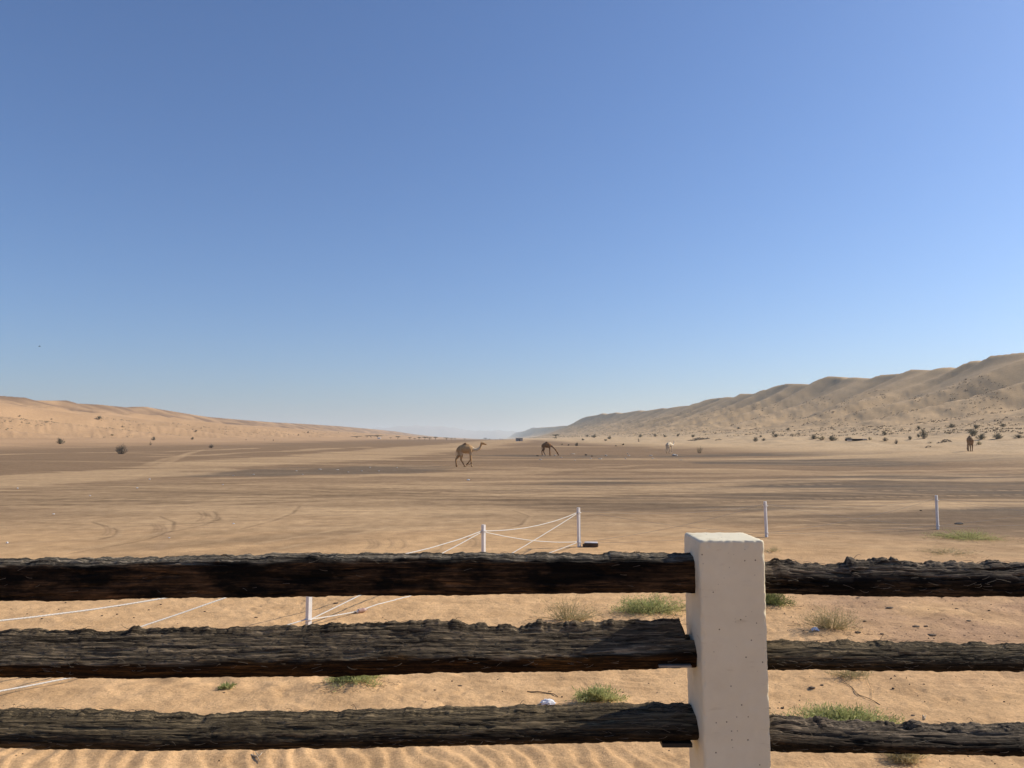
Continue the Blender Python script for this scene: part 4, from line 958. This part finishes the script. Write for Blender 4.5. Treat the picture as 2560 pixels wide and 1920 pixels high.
# ---- distant shrubs
def shrub_meshes(kind, seed):
    rng = np.random.default_rng(seed); st = MB(); fo = MB()
    nb = {'dead': 46, 'grey': 34, 'sparse': 22, 'olive': 30}[kind]; tips = []
    for k in range(nb):
        a = rng.uniform(0, 2 * math.pi); sp = rng.uniform(0, 1) ** 0.7; h = (1 - 0.72 * sp ** 2.2) * rng.uniform(0.6, 1.0)
        s = np.linspace(0, 1, 6)[:, None]
        end = np.array([0.5 * sp * math.cos(a), 0.5 * sp * math.sin(a), h])
        P = end * s * np.array([1, 1, 1]); P[:, :2] += 0.16 * sp * np.array([math.cos(a), math.sin(a)]) * (1 - s); P += np.cumsum(rng.normal(0, .02, P.shape), 0) * s
        st.tube(P, np.linspace(0.014, 0.005, 6), 3)
        for q in range(3 if kind != 'sparse' else 2):
            i = rng.integers(2, 5); d = unit(rng.normal(0, .5, 3) + np.array([0, 0, .9])) * rng.uniform(.12, .3)
            Q = P[i] + d * np.linspace(0, 1, 3)[:, None]; st.tube(Q, np.linspace(.007, .003, 3), 3); tips.append(Q[1:]); 
        tips.append(P[2:])
    T = np.concatenate(tips); nl = {'dead': 120, 'grey': 900, 'sparse': 90, 'olive': 650}[kind]
    c = T[rng.integers(len(T), size=nl)] + rng.normal(0, .035, (nl, 3)); c[:, 2] = np.maximum(c[:, 2], 0.02)
    fo.leaves(c, rng.normal(0, .6, (nl, 3)) + np.array([0, 0, .6]), rng.uniform(.05, .11, nl), rng.uniform(.010, .022, nl), rng)
    fm = {'dead': M_grey, 'grey': M_grey, 'sparse': M_olive, 'olive': M_olive}[kind]
    sm, fmm = st.mesh('stems'), fo.mesh('foliage'); sm.materials.append(M_dead if kind != 'olive' else M_twig); fmm.materials.append(fm)
    return sm, fmm
SH = {k: [shrub_meshes(k, 500 + 10 * i + j) for j in range(3)] for i, k in enumerate(['dead', 'grey', 'sparse', 'olive'])}
cnt = [0]
def shrub(px, py, h, w_, kind, label, group):
    g = ground(px, py)
    if g is None: print('no ground for', px, py); return
    k = g.y / 1923; e = empty('desert_bush', (g.x, g.y, g.z - 0.03), rng0.uniform(0, 6.28)); cnt[0] += 1
    sm, fm = SH[kind][cnt[0] % 3]
    o1 = bpy.data.objects.new('stems', sm); o2 = bpy.data.objects.new('foliage', fm)
    for o in (o1, o2): C.objects.link(o); o.parent = e
    e.scale = (w_ * k, w_ * k, h * k * 1.08)
    tag(e, label, 'bush', group)
GL = 'bushes on the left side of the valley'; GR = 'bushes along the foot of the right dunes'; GC = 'bushes on the plain in the middle'
for a in [
    (302, 1135, 26, 36, 'dead', 'largest bush at left, a bare dark grey thicket on the brown plain', GL),
    (151, 1110, 15, 21, 'grey', 'round grey bush at far left on the orange sand', GL),
    (384, 1101, 10, 11, 'grey', 'upper of two close bushes right of the big bare thicket', GL),
    (376, 1113, 11, 9, 'sparse', 'lower, sparser of two close bushes right of the big bare thicket', GL),
    (481, 1099, 7, 9, 'grey', 'small dark bush at the foot of the left dunes, above the low one', GL),
    (528, 1120, 11, 15, 'dead', 'low dark bush on the brown plain, furthest right of the left group', GL),
    (247, 1051, 9, 15, 'grey', 'dark bush standing alone high on the bright dune face at left', GL),
    (49, 1044, 4, 6, 'grey', 'tiny dark bush on the left dune slope near the picture edge', GL),
    (129, 1050, 3, 5, 'grey', 'tiny dark bush on the left dune slope under its crest', GL),
    (305, 1070, 3.5, 7, 'grey', 'small dark bush below the bright slip face at left', GL),
    (280, 1090, 4, 11, 'olive', 'small yellowish bush on the sand above the big bare thicket', GL),
    (490, 1080, 5, 7, 'grey', 'dark bush at the left end of the scrub band on the left dunes', GL),
    (615, 1101, 5, 4, 'sparse', 'small upright bush below the scrub band, left of three', GL),
    (662, 1101, 5, 3, 'sparse', 'small upright bush below the scrub band, middle of three', GL),
    (683, 1103, 6, 5, 'sparse', 'small upright bush below the scrub band, right of three', GL),
    (746, 1089, 4, 5, 'grey', 'tiny dark bush on the far left slope beyond the scrub band', GL),
    (770, 1084, 4, 5, 'grey', 'uppermost tiny dark bush on the far left slope', GL),
    (1442, 1115, 9, 11, 'grey', 'small dark bush on the plain right of the grazing camel', GC),
    (1421, 1114, 4, 6, 'grey', 'tiny bush between the grazing camel and a dark bush', GC),
    (1405, 1112, 3.5, 5, 'grey', 'tiniest bush just above the grazing camel, to its right', GC),
    (1457, 1101, 5, 9, 'grey', 'low bush on the plain under the end of the right dunes', GC),
    (1540, 1116, 4, 6, 'grey', 'left of two tiny bushes on the open plain', GC),
    (1558, 1113, 4.5, 8, 'grey', 'right of two tiny bushes on the open plain', GC),
    (1749, 1133, 18, 22, 'sparse', 'sparse thorny bush on the plain right of the whitish camel', GC),
    (1468, 1092, 5.5, 10, 'grey', 'small bush left of the first wide bush at the right dune foot', GR),
    (1485, 1094, 8, 15, 'grey', 'wide bush nearest the far end of the right dunes', GR),
    (1524, 1098, 8, 13, 'grey', 'upper of a pair of bushes below the far end of the right dunes', GR),
    (1514, 1102, 5, 11, 'grey', 'lower of a pair of bushes below the far end of the right dunes', GR),
    (1601, 1093, 8, 11, 'grey', 'upper bush of a stacked pair left of the whitish camel', GR),
    (1597, 1105, 11, 8, 'sparse', 'lower bush of a stacked pair left of the whitish camel', GR),
    (1638, 1092, 8, 11, 'grey', 'bush at the dune foot just left of the whitish camel', GR),
    (1662, 1093, 6.5, 10, 'grey', 'bush at the dune foot directly above the whitish camel', GR),
    (1695, 1091, 7, 9, 'grey', 'bush at the dune foot right above the largest pale stone', GR),
    (1733, 1093, 7, 13, 'grey', 'bush behind the heap of dark brushwood', GR),
    (1847, 1073, 4.5, 12, 'grey', 'low bush up on the sand between brushwood and the tall bush pair', GR),
    (1889, 1104, 12, 15, 'grey', 'tallest of the small cluster right of the brushwood heap', GR),
    (1909, 1102, 7, 12, 'grey', 'spreading low bush just right of that cluster’s tallest bush', GR),
    (1902, 1093, 5, 8, 'grey', 'tiny bush above the small cluster', GR),
    (1939, 1093, 8, 17, 'grey', 'dark bush on pale sand right of the small cluster', GR),
    (1933, 1085, 6, 9, 'grey', 'small bush directly behind the dark one on pale sand', GR),
    (1970, 1076, 7, 12, 'grey', 'bush standing higher up the sand, left of the long hedge-like row', GR),
    (1981, 1091, 9, 10, 'sparse', 'thin upright bush below the higher one on the sand', GR),
    (2036, 1098, 11, 23, 'grey', 'first bush of the hedge-like row by the trough', GR),
    (2056, 1101, 11, 21, 'olive', 'second bush of the hedge-like row by the trough', GR),
    (2081, 1102, 13, 27, 'grey', 'third and biggest bush of the hedge-like row', GR),
    (2122, 1101, 9, 22, 'grey', 'bush growing behind the left end of the trough', GR),
    (2174, 1100, 8, 11, 'olive', 'pale bush at the right end of the trough', GR),
    (2211, 1088, 11, 15, 'grey', 'round bush on the sand, upper of a pair right of the trough', GR),
    (2213, 1103, 11, 17, 'dead', 'bare dark bush, lower of a pair right of the trough', GR),
    (2241, 1110, 13, 12, 'dead', 'upright dead bush at the edge of the plain right of the trough', GR),
    (2275, 1099, 10, 12, 'grey', 'small bush left of the tall two-tiered bush', GR),
    (2297, 1074, 10, 11, 'grey', 'bush above the tall two-tiered bush', GR),
    (2310, 1097, 25, 20, 'grey', 'tall two-tiered bush left of the dead wood', GR),
    (2296, 1094, 9, 12, 'grey', 'small bush touching the tall two-tiered bush', GR),
    (2325, 1108, 6, 17, 'sparse', 'straggling low bush just left of the dead wood', GR),
    (2379, 1069, 11, 17, 'grey', 'bush on the slope above the dead wood with a long shadow', GR),
    (2440, 1072, 11, 18, 'grey', 'bush on the slope above the camel at the right', GR),
    (2433, 1090, 18, 28, 'grey', 'big bush immediately behind the camel at the right', GR),
    (2453, 1099, 15, 27, 'grey', 'big bush right beside the camel at the right', GR),
    (2447, 1112, 10, 15, 'olive', 'yellowish bush at the right flank of the camel at the right', GR),
    (2508, 1068, 10, 13, 'grey', 'bush highest on the slope near the right edge', GR),
    (2495, 1097, 15, 27, 'grey', 'spiky fan-shaped bush near the right edge', GR),
    (2552, 1084, 6, 20, 'dead', 'flat dark bush touching the right edge, the upper one', GR),
    (2548, 1095, 9, 28, 'grey', 'wide low bush touching the right edge, the lower one', GR),
]: shrub(*a)

# low scrub tufts on the dune slopes: nobody could count them
def scrub(name, n, urange, vfun, label, seed, dens_seed, mat):
    rng = np.random.default_rng(seed); mb = MB()
    u = urange[0] * (urange[1] / urange[0]) ** rng.random(n); v = vfun(rng, n)
    k = noise(u / 40, v / 22, dens_seed) + 0.5 * noise(u / 12, v / 9, dens_seed + 1); sel = (k > 0.0)
    u, v = u[sel], v[sel]; x = v * 0.99966 + u * AX; y = u * 0.99966 - v * AX
    ok = (np.abs(x / y) < 0.75) & (y > 60); x, y, u, v = x[ok], y[ok], u[ok], v[ok]; z = height(x, y)
    m = 7; c = np.repeat(np.stack([x, y, z], 1), m, 0); s = np.repeat(rng.uniform(0.16, 0.42, len(x)) * (1 + u / 2500), m)
    c = c + rng.normal(0, 1, c.shape) * s[:, None] * np.array([.55, .55, 0.05]); c[:, 2] = height(c[:, 0], c[:, 1]) - 0.05
    mb.leaves(c, rng.normal(0, .6, c.shape) + np.array([0, 0, .7]), s * 1.25, s * 0.28, rng)
    o = mb.build(name, mat); tag(o, label, 'scrub', kind='stuff')
scrub('dune_scrub', 15000, (150, 2600), lambda r, n: 118 + 140 * r.random(n) ** 1.2, 'grey scrub tufts peppering the slopes of the right dunes', 901, 910, M_scrub)
scrub('dune_scrub', 5200, (330, 2600), lambda r, n: -(180 + 65 * r.random(n)), 'dark scrub tufts in a band along the foot of the left dunes', 902, 920, M_grey)

# brushwood heap, dead wood, trough
def brush(name, px, py, wpx, hpx, label, seed, nst=60, cat='dead wood'):
    g = ground(px, py); k = g.y / 1923; rng = np.random.default_rng(seed); mb = MB(); W, H = wpx * k / 2, hpx * k
    for i in range(nst):
        a = rng.uniform(-1, 1); x = a * W * .8; y = rng.normal(0, W * .12); z = rng.uniform(0, H * (1 - a * a)) ; d = np.array([rng.normal(0, 1), rng.normal(0, .4), rng.normal(0, .22)]); d /= np.linalg.norm(d)
        L = rng.uniform(.3, .9) * W * .5; s = np.linspace(-.5, .5, 5)[:, None]; P = np.array([x, y, z + 0.05]) + d * L * s + rng.normal(0, .02, (5, 3)); P[:, 2] = np.maximum(P[:, 2], 0)
        P[:, 2] += height(g.x + P[:, 0], g.y + P[:, 1]) - g.z
        mb.tube(P, np.linspace(.05, .025, 5) * max(1, k * 8), 4)
    o = mb.build(name, M_dead, loc=g); tag(o, label, cat)
brush('brushwood_heap', 1748, 1100, 62, 4.5, 'long low heap of dark brushwood at the dune foot', 31, 80)
brush('brushwood_heap', 1797, 1101, 22, 3, 'short dark heap of brushwood right of the long one', 32, 26)
brush('dead_wood', 2362, 1106, 42, 6, 'tangle of dead branches lying left of the camel at the right', 33, 40)
brush('dead_wood', 2321, 1119, 16, 3, 'small dark heap of dead wood at the plain edge below the tangle', 34, 16)
g = ground(2140, 1102.5); k = g.y / 1923; e = empty('water_trough', g, 0); tag(e, 'long low dark trough with white sides among the hedge-like bushes', 'trough')
mb = MB(); mb.box((0.3 * 0, 0, 2.4 * k), (52 * k, 8 * k, 4.8 * k)); mb.build('trough_body', M_black, e)
mb = MB(); mb.box((-18 * k, -4.3 * k, 1.6 * k), (12 * k, .5 * k, 3.0 * k)); mb.box((20 * k, -4.3 * k, 3.5 * k), (10 * k, .5 * k, 2.6 * k)); mb.build('white_panel', M_stone, e)
mb = MB(); mb.box((0, 0, 5.1 * k), (53 * k, 8.6 * k, .5 * k)); mb.build('rim', M_stone, e)

# ---- acacias on the horizon
def acacia_meshes(seed):
    rng = np.random.default_rng(seed); tr = MB(); cr = MB()
    forks = []
    for i in range(rng.integers(2, 4)):
        a = rng.uniform(0, 6.28); s = np.linspace(0, 1, 7)[:, None]; e_ = np.array([.28 * math.cos(a), .28 * math.sin(a), .72])
        P = e_ * s; P[:, :2] *= s ** .7; P += rng.normal(0, .012, P.shape) * s; tr.tube(P, np.linspace(.045, .018, 7), 5)
        for q in range(5):
            b = rng.uniform(0, 6.28); E = P[4] + np.array([.3 * math.cos(b), .3 * math.sin(b), .3 * rng.uniform(.7, 1.1)]); Q = P[4] * (1 - s) + E * s; tr.tube(Q, np.linspace(.014, .006, 7), 3); forks.append(E)
    n = 1500; K = np.array(forks); c = K[rng.integers(len(K), size=n)] + rng.normal(0, 1, (n, 3)) * np.array([.13, .13, .045])
    c[:, 2] += .05 - .12 * (c[:, 0] ** 2 + c[:, 1] ** 2)
    cr.leaves(c, rng.normal(0, 1, (n, 3)) * np.array([1, 1, .4]), rng.uniform(.03, .08, n), rng.uniform(.01, .03, n), rng)
    a, b = tr.mesh('trunk'), cr.mesh('crown'); a.materials.append(M_bark); b.materials.append(M_acacia); return a, b
AC = [acacia_meshes(700 + i) for i in range(4)]
def acacia(px, py, h, w_, label, i, D=None, group='acacia trees on the horizon'):
    if D is None:
        g = ground(px, py)
    else:
        t, _ = tan_e(px, py); g = Vector((t * D, D, float(height(t * D, D))))
    k = g.y / 1923; e = empty('acacia_tree', g, 1.3 * i); a, b = AC[i % 4]
    for nm, me in (('trunk', a), ('crown', b)):
        o = bpy.data.objects.new(nm, me); C.objects.link(o); o.parent = e
    e.scale = (w_ * k, w_ * k, h * k); tag(e, label, 'tree', group)
for i, (px, h, w_, t) in enumerate([(892, 5, 26, 'long flat clump of trees furthest left on the horizon'), (917, 6, 12, 'dark tree at the left of a tight pair on the left horizon'), (928, 7, 12, 'dark tree at the right of a tight pair on the left horizon'), (946, 7.5, 24, 'widest dark umbrella tree on the left horizon'),
        (976, 4, 6, 'tiny tree right of the widest umbrella tree'), (994, 7.5, 12, 'lone umbrella tree, mid left horizon'), (1025, 6, 8, 'small umbrella tree between two lone trees'), (1037, 4, 7, 'low round tree left of an umbrella tree'), (1047, 7, 9, 'umbrella tree just above the walking camel’s back left'),
        (1062, 8.5, 13, 'first of a line of three acacias'), (1074, 6.5, 11, 'second, lower acacia of a line of three'), (1088, 8.5, 10, 'third, slender acacia of a line of three'), (1116, 6.5, 13, 'flat-topped acacia above the walking camel’s rump'), (1129, 5, 8, 'small acacia over the walking camel’s hump'),
        (1137, 5, 5, 'tiniest acacia over the walking camel'), (1161, 3.5, 5, 'tiny far tree above the walking camel’s back'), (1214, 5, 9, 'far acacia right of the walking camel’s head'), (1224, 3, 6, 'tiny tree next to the far acacia')]):
    acacia(px, 1098, h, w_, t, i, D=980 + (i * 37) % 130)
acacia(1391, 1097, 12, 17, 'big thorn tree standing before the end of the right dunes', 2, None, None)
acacia(1388, 1098, 5, 10, 'low bushy tree under the big thorn tree', 3, None, None)

# ---- shelter on the plain, tiny white huts, bird
D = 620.0; t, _ = tan_e(1298, 1098); g = Vector((t * D, D, float(height(t * D, D)))); k = D / 1923
sh = empty('animal_pen', (g.x, g.y, g.z)); tag(sh, 'small pale barred pen with a flat roof standing alone on the plain', 'pen')
M_pen = mat_plain('pale_blue_metal', (0.42, 0.45, 0.50), (0.33, 0.36, 0.40), 2, 0.6)
Wd, Ht, Dp = 17 * k, 8.3 * k, 9 * k
mb = MB(); mb.box((0, 0, Ht), (Wd * 1.06, Dp * 1.06, .16)); mb.build('roof', M_pen, sh)
for x in np.linspace(-Wd / 2, Wd / 2, 5):
    for y in (-Dp / 2, Dp / 2):
        mb = MB(); mb.box((x, y, Ht / 2), (.14, .14, Ht - .17)); mb.build('post', M_dead, sh)
mb = MB(); mb.box((0, Dp / 2 - .2, Ht / 2), (Wd * .97, .06, Ht * .9)); mb.build('back_wall', M_pen, sh)
for z in np.linspace(.3, Ht * .8, 5):
    mb = MB(); mb.tube(np.array([[-Wd / 2, -Dp / 2 - .1, z], [0, -Dp / 2 - .1, z], [Wd / 2, -Dp / 2 - .1, z]]), .05, 5); mb.build('bar', M_pen, sh)
mb = MB(); mb.box((.2, -.3, Ht * .38), (Wd * .16, 1.0, Ht * .6), 0, 0, .1, rng0); mb.build('feed_bale', M_clod, sh)
def hut(px, w_, h_, D, label):
    t, _ = tan_e(px, 1098); z = float(height(t * D, D)); k = D / 1923
    e = empty('hut', (t * D, D, z)); tag(e, label, 'hut', 'tiny white huts on the horizon'); W, H = w_ * k, h_ * k
    mb = MB(); mb.box((0, 0, H * .4), (W, W * .7, H * .8)); mb.build('wall', M_white, e)
    mb = MB(); V = [(-W / 2 * 1.05, -W * .37, H * .8), (W / 2 * 1.05, -W * .37, H * .8), (W / 2 * 1.05, W * .37, H * .8), (-W / 2 * 1.05, W * .37, H * .8), (-W / 2 * 1.05, 0, H * 1.1), (W / 2 * 1.05, 0, H * 1.1)]
    mb.add(V, [[0, 1, 5, 4], [2, 3, 4, 5]]); mb.add(V, [[0, 4, 3], [1, 2, 5]]); mb.build('roof', M_stone, e)
hut(1250, 3.4, 2.6, 1500, 'left of two tiny white huts on the far horizon'); hut(1256, 3.0, 2.4, 1520, 'right of two tiny white huts on the far horizon')
hut(948, 8, 3.0, 930, 'low white hut under the widest umbrella tree')

bp_ = at_y(99, 866, 110.0); bird = empty('bird', bp_, R(20)); tag(bird, 'tiny dark bird flying in the open sky at left', 'bird')
mb = MB(); s = np.linspace(0, 1, 9); mb.tube(np.stack([s * .34 - .17, 0 * s, 0 * s], 1), np.array([.004, .02, .035, .042, .04, .03, .02, .012, .002]), 8); mb.build('body', M_black, bird, smooth=True)
for sg in (-1, 1):
    V = []; F = []
    for i in range(7):
        f = i / 6; c = .10 * (1 - f * .75); V += [(.05 + c / 2 - .05 * f, sg * (.03 + .26 * f), .10 * math.sin(f * 2.2)), (.05 - c / 2 - .05 * f, sg * (.03 + .26 * f), .10 * math.sin(f * 2.2)), (.05 - .05 * f, sg * (.03 + .26 * f), .10 * math.sin(f * 2.2) + .012)]
    for i in range(6):
        b = i * 3; F += [[b, b + 1, b + 4, b + 3], [b, b + 3, b + 5, b + 2], [b + 2, b + 5, b + 4, b + 1]]
    mb = MB(); mb.add(V, F); mb.build('wing', M_black, bird)

# ------------------------------------------------------------------ camels
import bmesh
def camel_body(chains, tint, name='camel_body', vox=0.022):
    """chains: lists of (x, y, z, r[, ky, kz]) swept as spheres, fused into one skin"""
    bm = bmesh.new(); base = bmesh.new(); bmesh.ops.create_icosphere(base, subdivisions=2, radius=1)
    bv = np.array([v.co[:] for v in base.verts]); bf = np.array([[v.index for v in f.verts] for f in base.faces]); base.free()
    mb = MB()
    for ch in chains:
        ch = [tuple(c) + (1.0,) * (6 - len(c)) for c in ch]
        for a, b in zip(ch[:-1], ch[1:]):
            a = np.array(a); b = np.array(b); L = np.linalg.norm(a[:3] - b[:3]); n = max(2, int(L / (min(a[3], b[3]) * 0.35)) + 1)
            for s in np.linspace(0, 1, n):
                c = a * (1 - s) + b * s; mb.add(bv * c[3] * np.array([1, c[4], c[5]]) + c[:3], bf)
    me = mb.mesh(name); o = bpy.data.objects.new('tmp', me); C.objects.link(o)
    m = o.modifiers.new('r', 'REMESH'); m.mode = 'VOXEL'; m.voxel_size = vox
    m2 = o.modifiers.new('s', 'SMOOTH'); m2.factor = 0.5; m2.iterations = 3
    dg = bpy.context.evaluated_depsgraph_get(); ev = o.evaluated_get(dg); me2 = bpy.data.meshes.new_from_object(ev)
    bpy.data.objects.remove(o); bpy.data.meshes.remove(me)
    n = len(me2.vertices); co = np.zeros(n * 3, np.float32); me2.vertices.foreach_get('co', co); co = co.reshape(-1, 3)
    base_c, dark, pale = [np.array(c) for c in tint]
    x, z = co[:, 0], co[:, 2]
    col = np.repeat(base_c[None], n, 0)
    dk = np.clip(sstep(1.72, 1.9, z) * (np.abs(x) < .5) + 0.55 * (1 - sstep(.15, .7, z)) + sstep(-.30, -.55, x) * 0.35, 0, 1) * np.clip(.8 + .8 * noise(x * 4, z * 4, 3), 0, 1)
    col = col + (dark - col) * dk[:, None]
    pl = np.clip(sstep(.52, .85, x) * (1 - sstep(1.22, 1.34, x)) * 1.0 + .4 * (1 - sstep(1.1, 1.3, z)) * (z > .95), 0, 1)
    col = col + (pale - col) * pl[:, None]
    col *= (1 + .18 * fbm(x * 7, z * 7 + co[:, 1] * 5, 3, 9))[:, None]
    ca = me2.color_attributes.new('coat', 'FLOAT_COLOR', 'POINT'); ca.data.foreach_set('color', np.concatenate([col, np.ones((n, 1))], 1).astype(np.float32).ravel())
    me2.polygons.foreach_set('use_smooth', np.full(len(me2.polygons), True)); me2.name = name
    return me2
M_coat, n_, l_, b_, o_ = nodes_mat('camel_coat')
at_ = N(n_, 'ShaderNodeAttribute', attribute_name='coat'); l_.new(at_.outputs['Color'], b_.inputs['Base Color']); b_.inputs['Roughness'].default_value = .85; b_.inputs['Specular IOR Level'].default_value = .15
nn_ = N(n_, 'ShaderNodeTexNoise', Scale=22.0, Detail=5.0); tcc = N(n_, 'ShaderNodeTexCoord'); l_.new(tcc.outputs['Object'], nn_.inputs['Vector'])
bb_ = N(n_, 'ShaderNodeBump', Strength=.5, Distance=.02); l_.new(nn_.outputs[0], bb_.inputs['Height']); l_.new(bb_.outputs[0], b_.inputs['Normal'])

TRUNK = [[(-.50, 0, 1.44, .20, .9), (-.30, 0, 1.49, .32, .84), (.05, 0, 1.48, .40, .82, .98), (.32, 0, 1.46, .37, .84), (.50, 0, 1.46, .28, .8)],
         [(-.20, 0, 1.68, .17, .9), (.02, 0, 1.80, .19, .8), (.03, 0, 1.88, .13, .8)], [(.02, 0, 1.80, .19, .8), (.30, 0, 1.70, .17, .9)], [(-.2, 0, 1.68, .17), (-.45, 0, 1.52, .16)],
         [(.38, 0, 1.18, .12), (.42, 0, 1.30, .2)]]
def leg(pts, side, hind):
    """pts: 4-5 (x,z) from hip/shoulder to foot"""
    rr = [.21, .145, .075, .052, .065] if hind else [.17, .105, .070, .050, .065]
    y = [.12, .15, .13, .12, .12]; ch = []
    for (x, z), r, yy in zip(pts, rr, y): ch.append((x, side * yy, z, r))
    fx, fz = pts[-1]; ch2 = [(fx, side * .12, max(fz, .05), .055, 1.1, .8), (fx + .07, side * .12, max(fz - .01, .04), .055, 1.25, .65)]
    return [ch, ch2]
TAIL = [[(-.66, 0, 1.45, .05), (-.74, 0, 1.2, .03), (-.74, 0, .95, .035), (-.73, 0, .85, .02)]]
HEAD = lambda p, a: None
def head(x, z, ang):
    """head with skull, muzzle, lips, ears, brows; ang = downward tilt"""
    c, s = math.cos(ang), math.sin(ang); f = lambda a, b: (x + a * c + b * s, z - a * s + b * c)
    out = []; (a0, b0), (a1, b1), (a2, b2), (a3, b3), (a4, b4) = f(0, 0), f(.14, .02), f(.30, -.01), (f(.40, -.03)), f(.38, -.07)
    out.append([(a0, 0, b0, .10, .85), (a1, 0, b1, .09, .85), (a2, 0, b2, .062, .85), (a3, 0, b3, .052, .85)])
    out.append([(a0, 0, b0 - .03, .07), (a4, 0, b4, .035)])
    for sd in (-1, 1):
        e0, e1 = f(-.03, .09), f(-.07, .17); out.append([(e0[0], sd * .06, e0[1], .028), (e1[0], sd * .085, e1[1], .014)])
        e2, e3 = f(.11, .075), f(.13, .07); out.append([(e2[0], sd * .055, e2[1], .028), (e3[0], sd * .055, e3[1], .026)])
    return out
NECK_UP = [[(.55, 0, 1.48, .22, .75), (.75, 0, 1.42, .155, .8), (1.02, 0, 1.40, .125, .8), (1.22, 0, 1.52, .105, .8), (1.33, 0, 1.74, .085, .85), (1.38, 0, 1.93, .085)]]
NECK_DOWN = [[(.55, 0, 1.48, .22, .75), (.78, 0, 1.36, .15, .8), (1.08, 0, 1.10, .115, .8), (1.36, 0, .80, .095, .8), (1.52, 0, .50, .08, .85), (1.60, 0, .38, .08)]]
SH0 = (.46, 1.42)
walk = TRUNK + TAIL + NECK_UP + head(1.40, 1.95, .12) + leg([(-.48, 1.36), (-.50, .98), (-.77, .60), (-.74, .14), (-.72, .05)], 1, True) + leg([(-.42, 1.36), (-.27, .95), (-.31, .57), (-.06, .16), (.0, .05)], -1, True) \
    + leg([SH0, (.50, .98), (.54, .60), (.58, .14), (.60, .05)], -1, False) + leg([SH0, (.47, 1.0), (.47, .58), (.24, .28), (.14, .15)], 1, False)
graze = TRUNK + TAIL + NECK_DOWN + head(1.60, .36, 1.0) + leg([(-.48, 1.36), (-.44, .95), (-.66, .60), (-.64, .14), (-.62, .05)], 1, True) + leg([(-.46, 1.36), (-.32, .95), (-.42, .60), (-.22, .14), (-.18, .05)], -1, True) \
    + leg([SH0, (.50, 1.0), (.49, .60), (.47, .14), (.47, .05)], -1, False) + leg([SH0, (.46, 1.0), (.52, .60), (.55, .14), (.56, .05)], 1, False)
stand = TRUNK + TAIL + NECK_UP + head(1.40, 1.95, .2) + leg([(-.48, 1.36), (-.44, .95), (-.64, .60), (-.60, .14), (-.58, .05)], 1, True) + leg([(-.46, 1.36), (-.36, .95), (-.50, .60), (-.40, .14), (-.36, .05)], -1, True) \
    + leg([SH0, (.50, 1.0), (.49, .60), (.47, .14), (.47, .05)], -1, False) + leg([SH0, (.44, 1.0), (.40, .60), (.34, .14), (.34, .05)], 1, False)
back_legs = leg([(-.48, 1.36), (-.44, .95), (-.64, .60), (-.60, .14), (-.58, .05)], 1, True) + leg([(-.46, 1.36), (-.36, .95), (-.50, .60), (-.40, .14), (-.36, .05)], -1, True) + leg([SH0, (.50, 1.0), (.49, .60), (.47, .14), (.47, .05)], -1, False) + leg([SH0, (.44, 1.0), (.40, .60), (.34, .14), (.34, .05)], 1, False)
BROWN = ((.52, .32, .15), (.14, .065, .030), (.66, .52, .34)); DARK = ((.30, .15, .065), (.07, .035, .022), (.33, .21, .12)); WHITE = ((.80, .66, .46), (.30, .19, .11), (.84, .74, .56))
NECK_BACK = [[(.55, 0, 1.48, .22, .75), (.74, .02, 1.30, .15, .8), (.90, .05, .98, .115, .8), (.92, .08, .68, .095, .8), (.84, .12, .46, .08, .85), (.80, .14, .40, .08)]]
back_graze = TRUNK + TAIL + NECK_BACK + [[(x, y + .14, z, q, *k) for x, y, z, q, *k in c] for c in head(.80, .40, 1.9)]
def camel(px, py, chains, tint, rz, label, hpx, hobble=None, D=None):
    if D: t, _ = tan_e(px, py); g = Vector((t * D, D, float(height(t * D, D))))
    else: g = ground(px, py)
    e = empty('camel', (g.x, g.y, g.z), rz); tag(e, label, 'camel', 'camels on the plain')
    sc_ = hpx * g.y / 1923 / 2.02; e.scale = (sc_,) * 3
    print('camel', label[:20], g, 'scale', sc_)
    link('body', camel_body(chains, tint), [M_coat], e)
    if hobble:
        mb = MB()
        for (x, z, y) in hobble:
            th = np.linspace(0, 2 * math.pi, 12); mb.tube(np.stack([x + .07 * np.cos(th), y + .07 * np.sin(th), z + 0 * th], 1), .022, 5)
        (xa, za, ya), (xb, zb, yb) = hobble; s = np.linspace(0, 1, 8)[:, None]; P = np.array([xa, ya, za]) * (1 - s) + np.array([xb, yb, zb]) * s; P[:, 2:] -= .08 * 4 * s * (1 - s)
        mb.tube(P, .018, 5); mb.build('hobble_rope', M_black, e)
    return e
camel(1162, 1167, walk, BROWN, R(-3), 'brown camel walking right across the plain with its head held up', 60, [(.56, .30, -.12), (.22, .24, .12)])
camel(1366, 1138.5, graze, DARK, R(-6), 'dark brown camel grazing with its neck stretched down to the right', 34.5)
camel(1673, 1133.5, stand, WHITE, R(42), 'whitish camel standing with its head turned towards the right dunes', 30)
camel(2426, 1128.5, back_graze + back_legs, ((.30, .19, .10), (.13, .065, .035), (.40, .28, .17)), R(72), 'brown camel with its head lowered between its legs in front of the right bushes', 40)

# ------------------------------------------------------------------ desert haze
S_ = 21500.0
mb = MB(); mb.box((0, 0, 0), (1, 1, 1)); me = mb.mesh('haze')
hz = link('haze', me); hz.scale = (2 * S_ * 1.6, 2 * S_ * 1.6, 430); hz.location = (0, 0, 430 / 2 - 20)
m, n, l, b, o = nodes_mat('thin_haze'); n.remove(b)
pv = n.new('ShaderNodeVolumePrincipled'); pv.inputs['Color'].default_value = (0.85, 0.93, 0.95, 1); pv.inputs['Density'].default_value = 0.00009; pv.inputs['Anisotropy'].default_value = 0.2
l.new(pv.outputs[0], o.inputs['Volume']); me.materials.append(m); tag(hz, 'thin pale desert haze', 'haze', kind='stuff')
print('objects', len(bpy.data.objects))
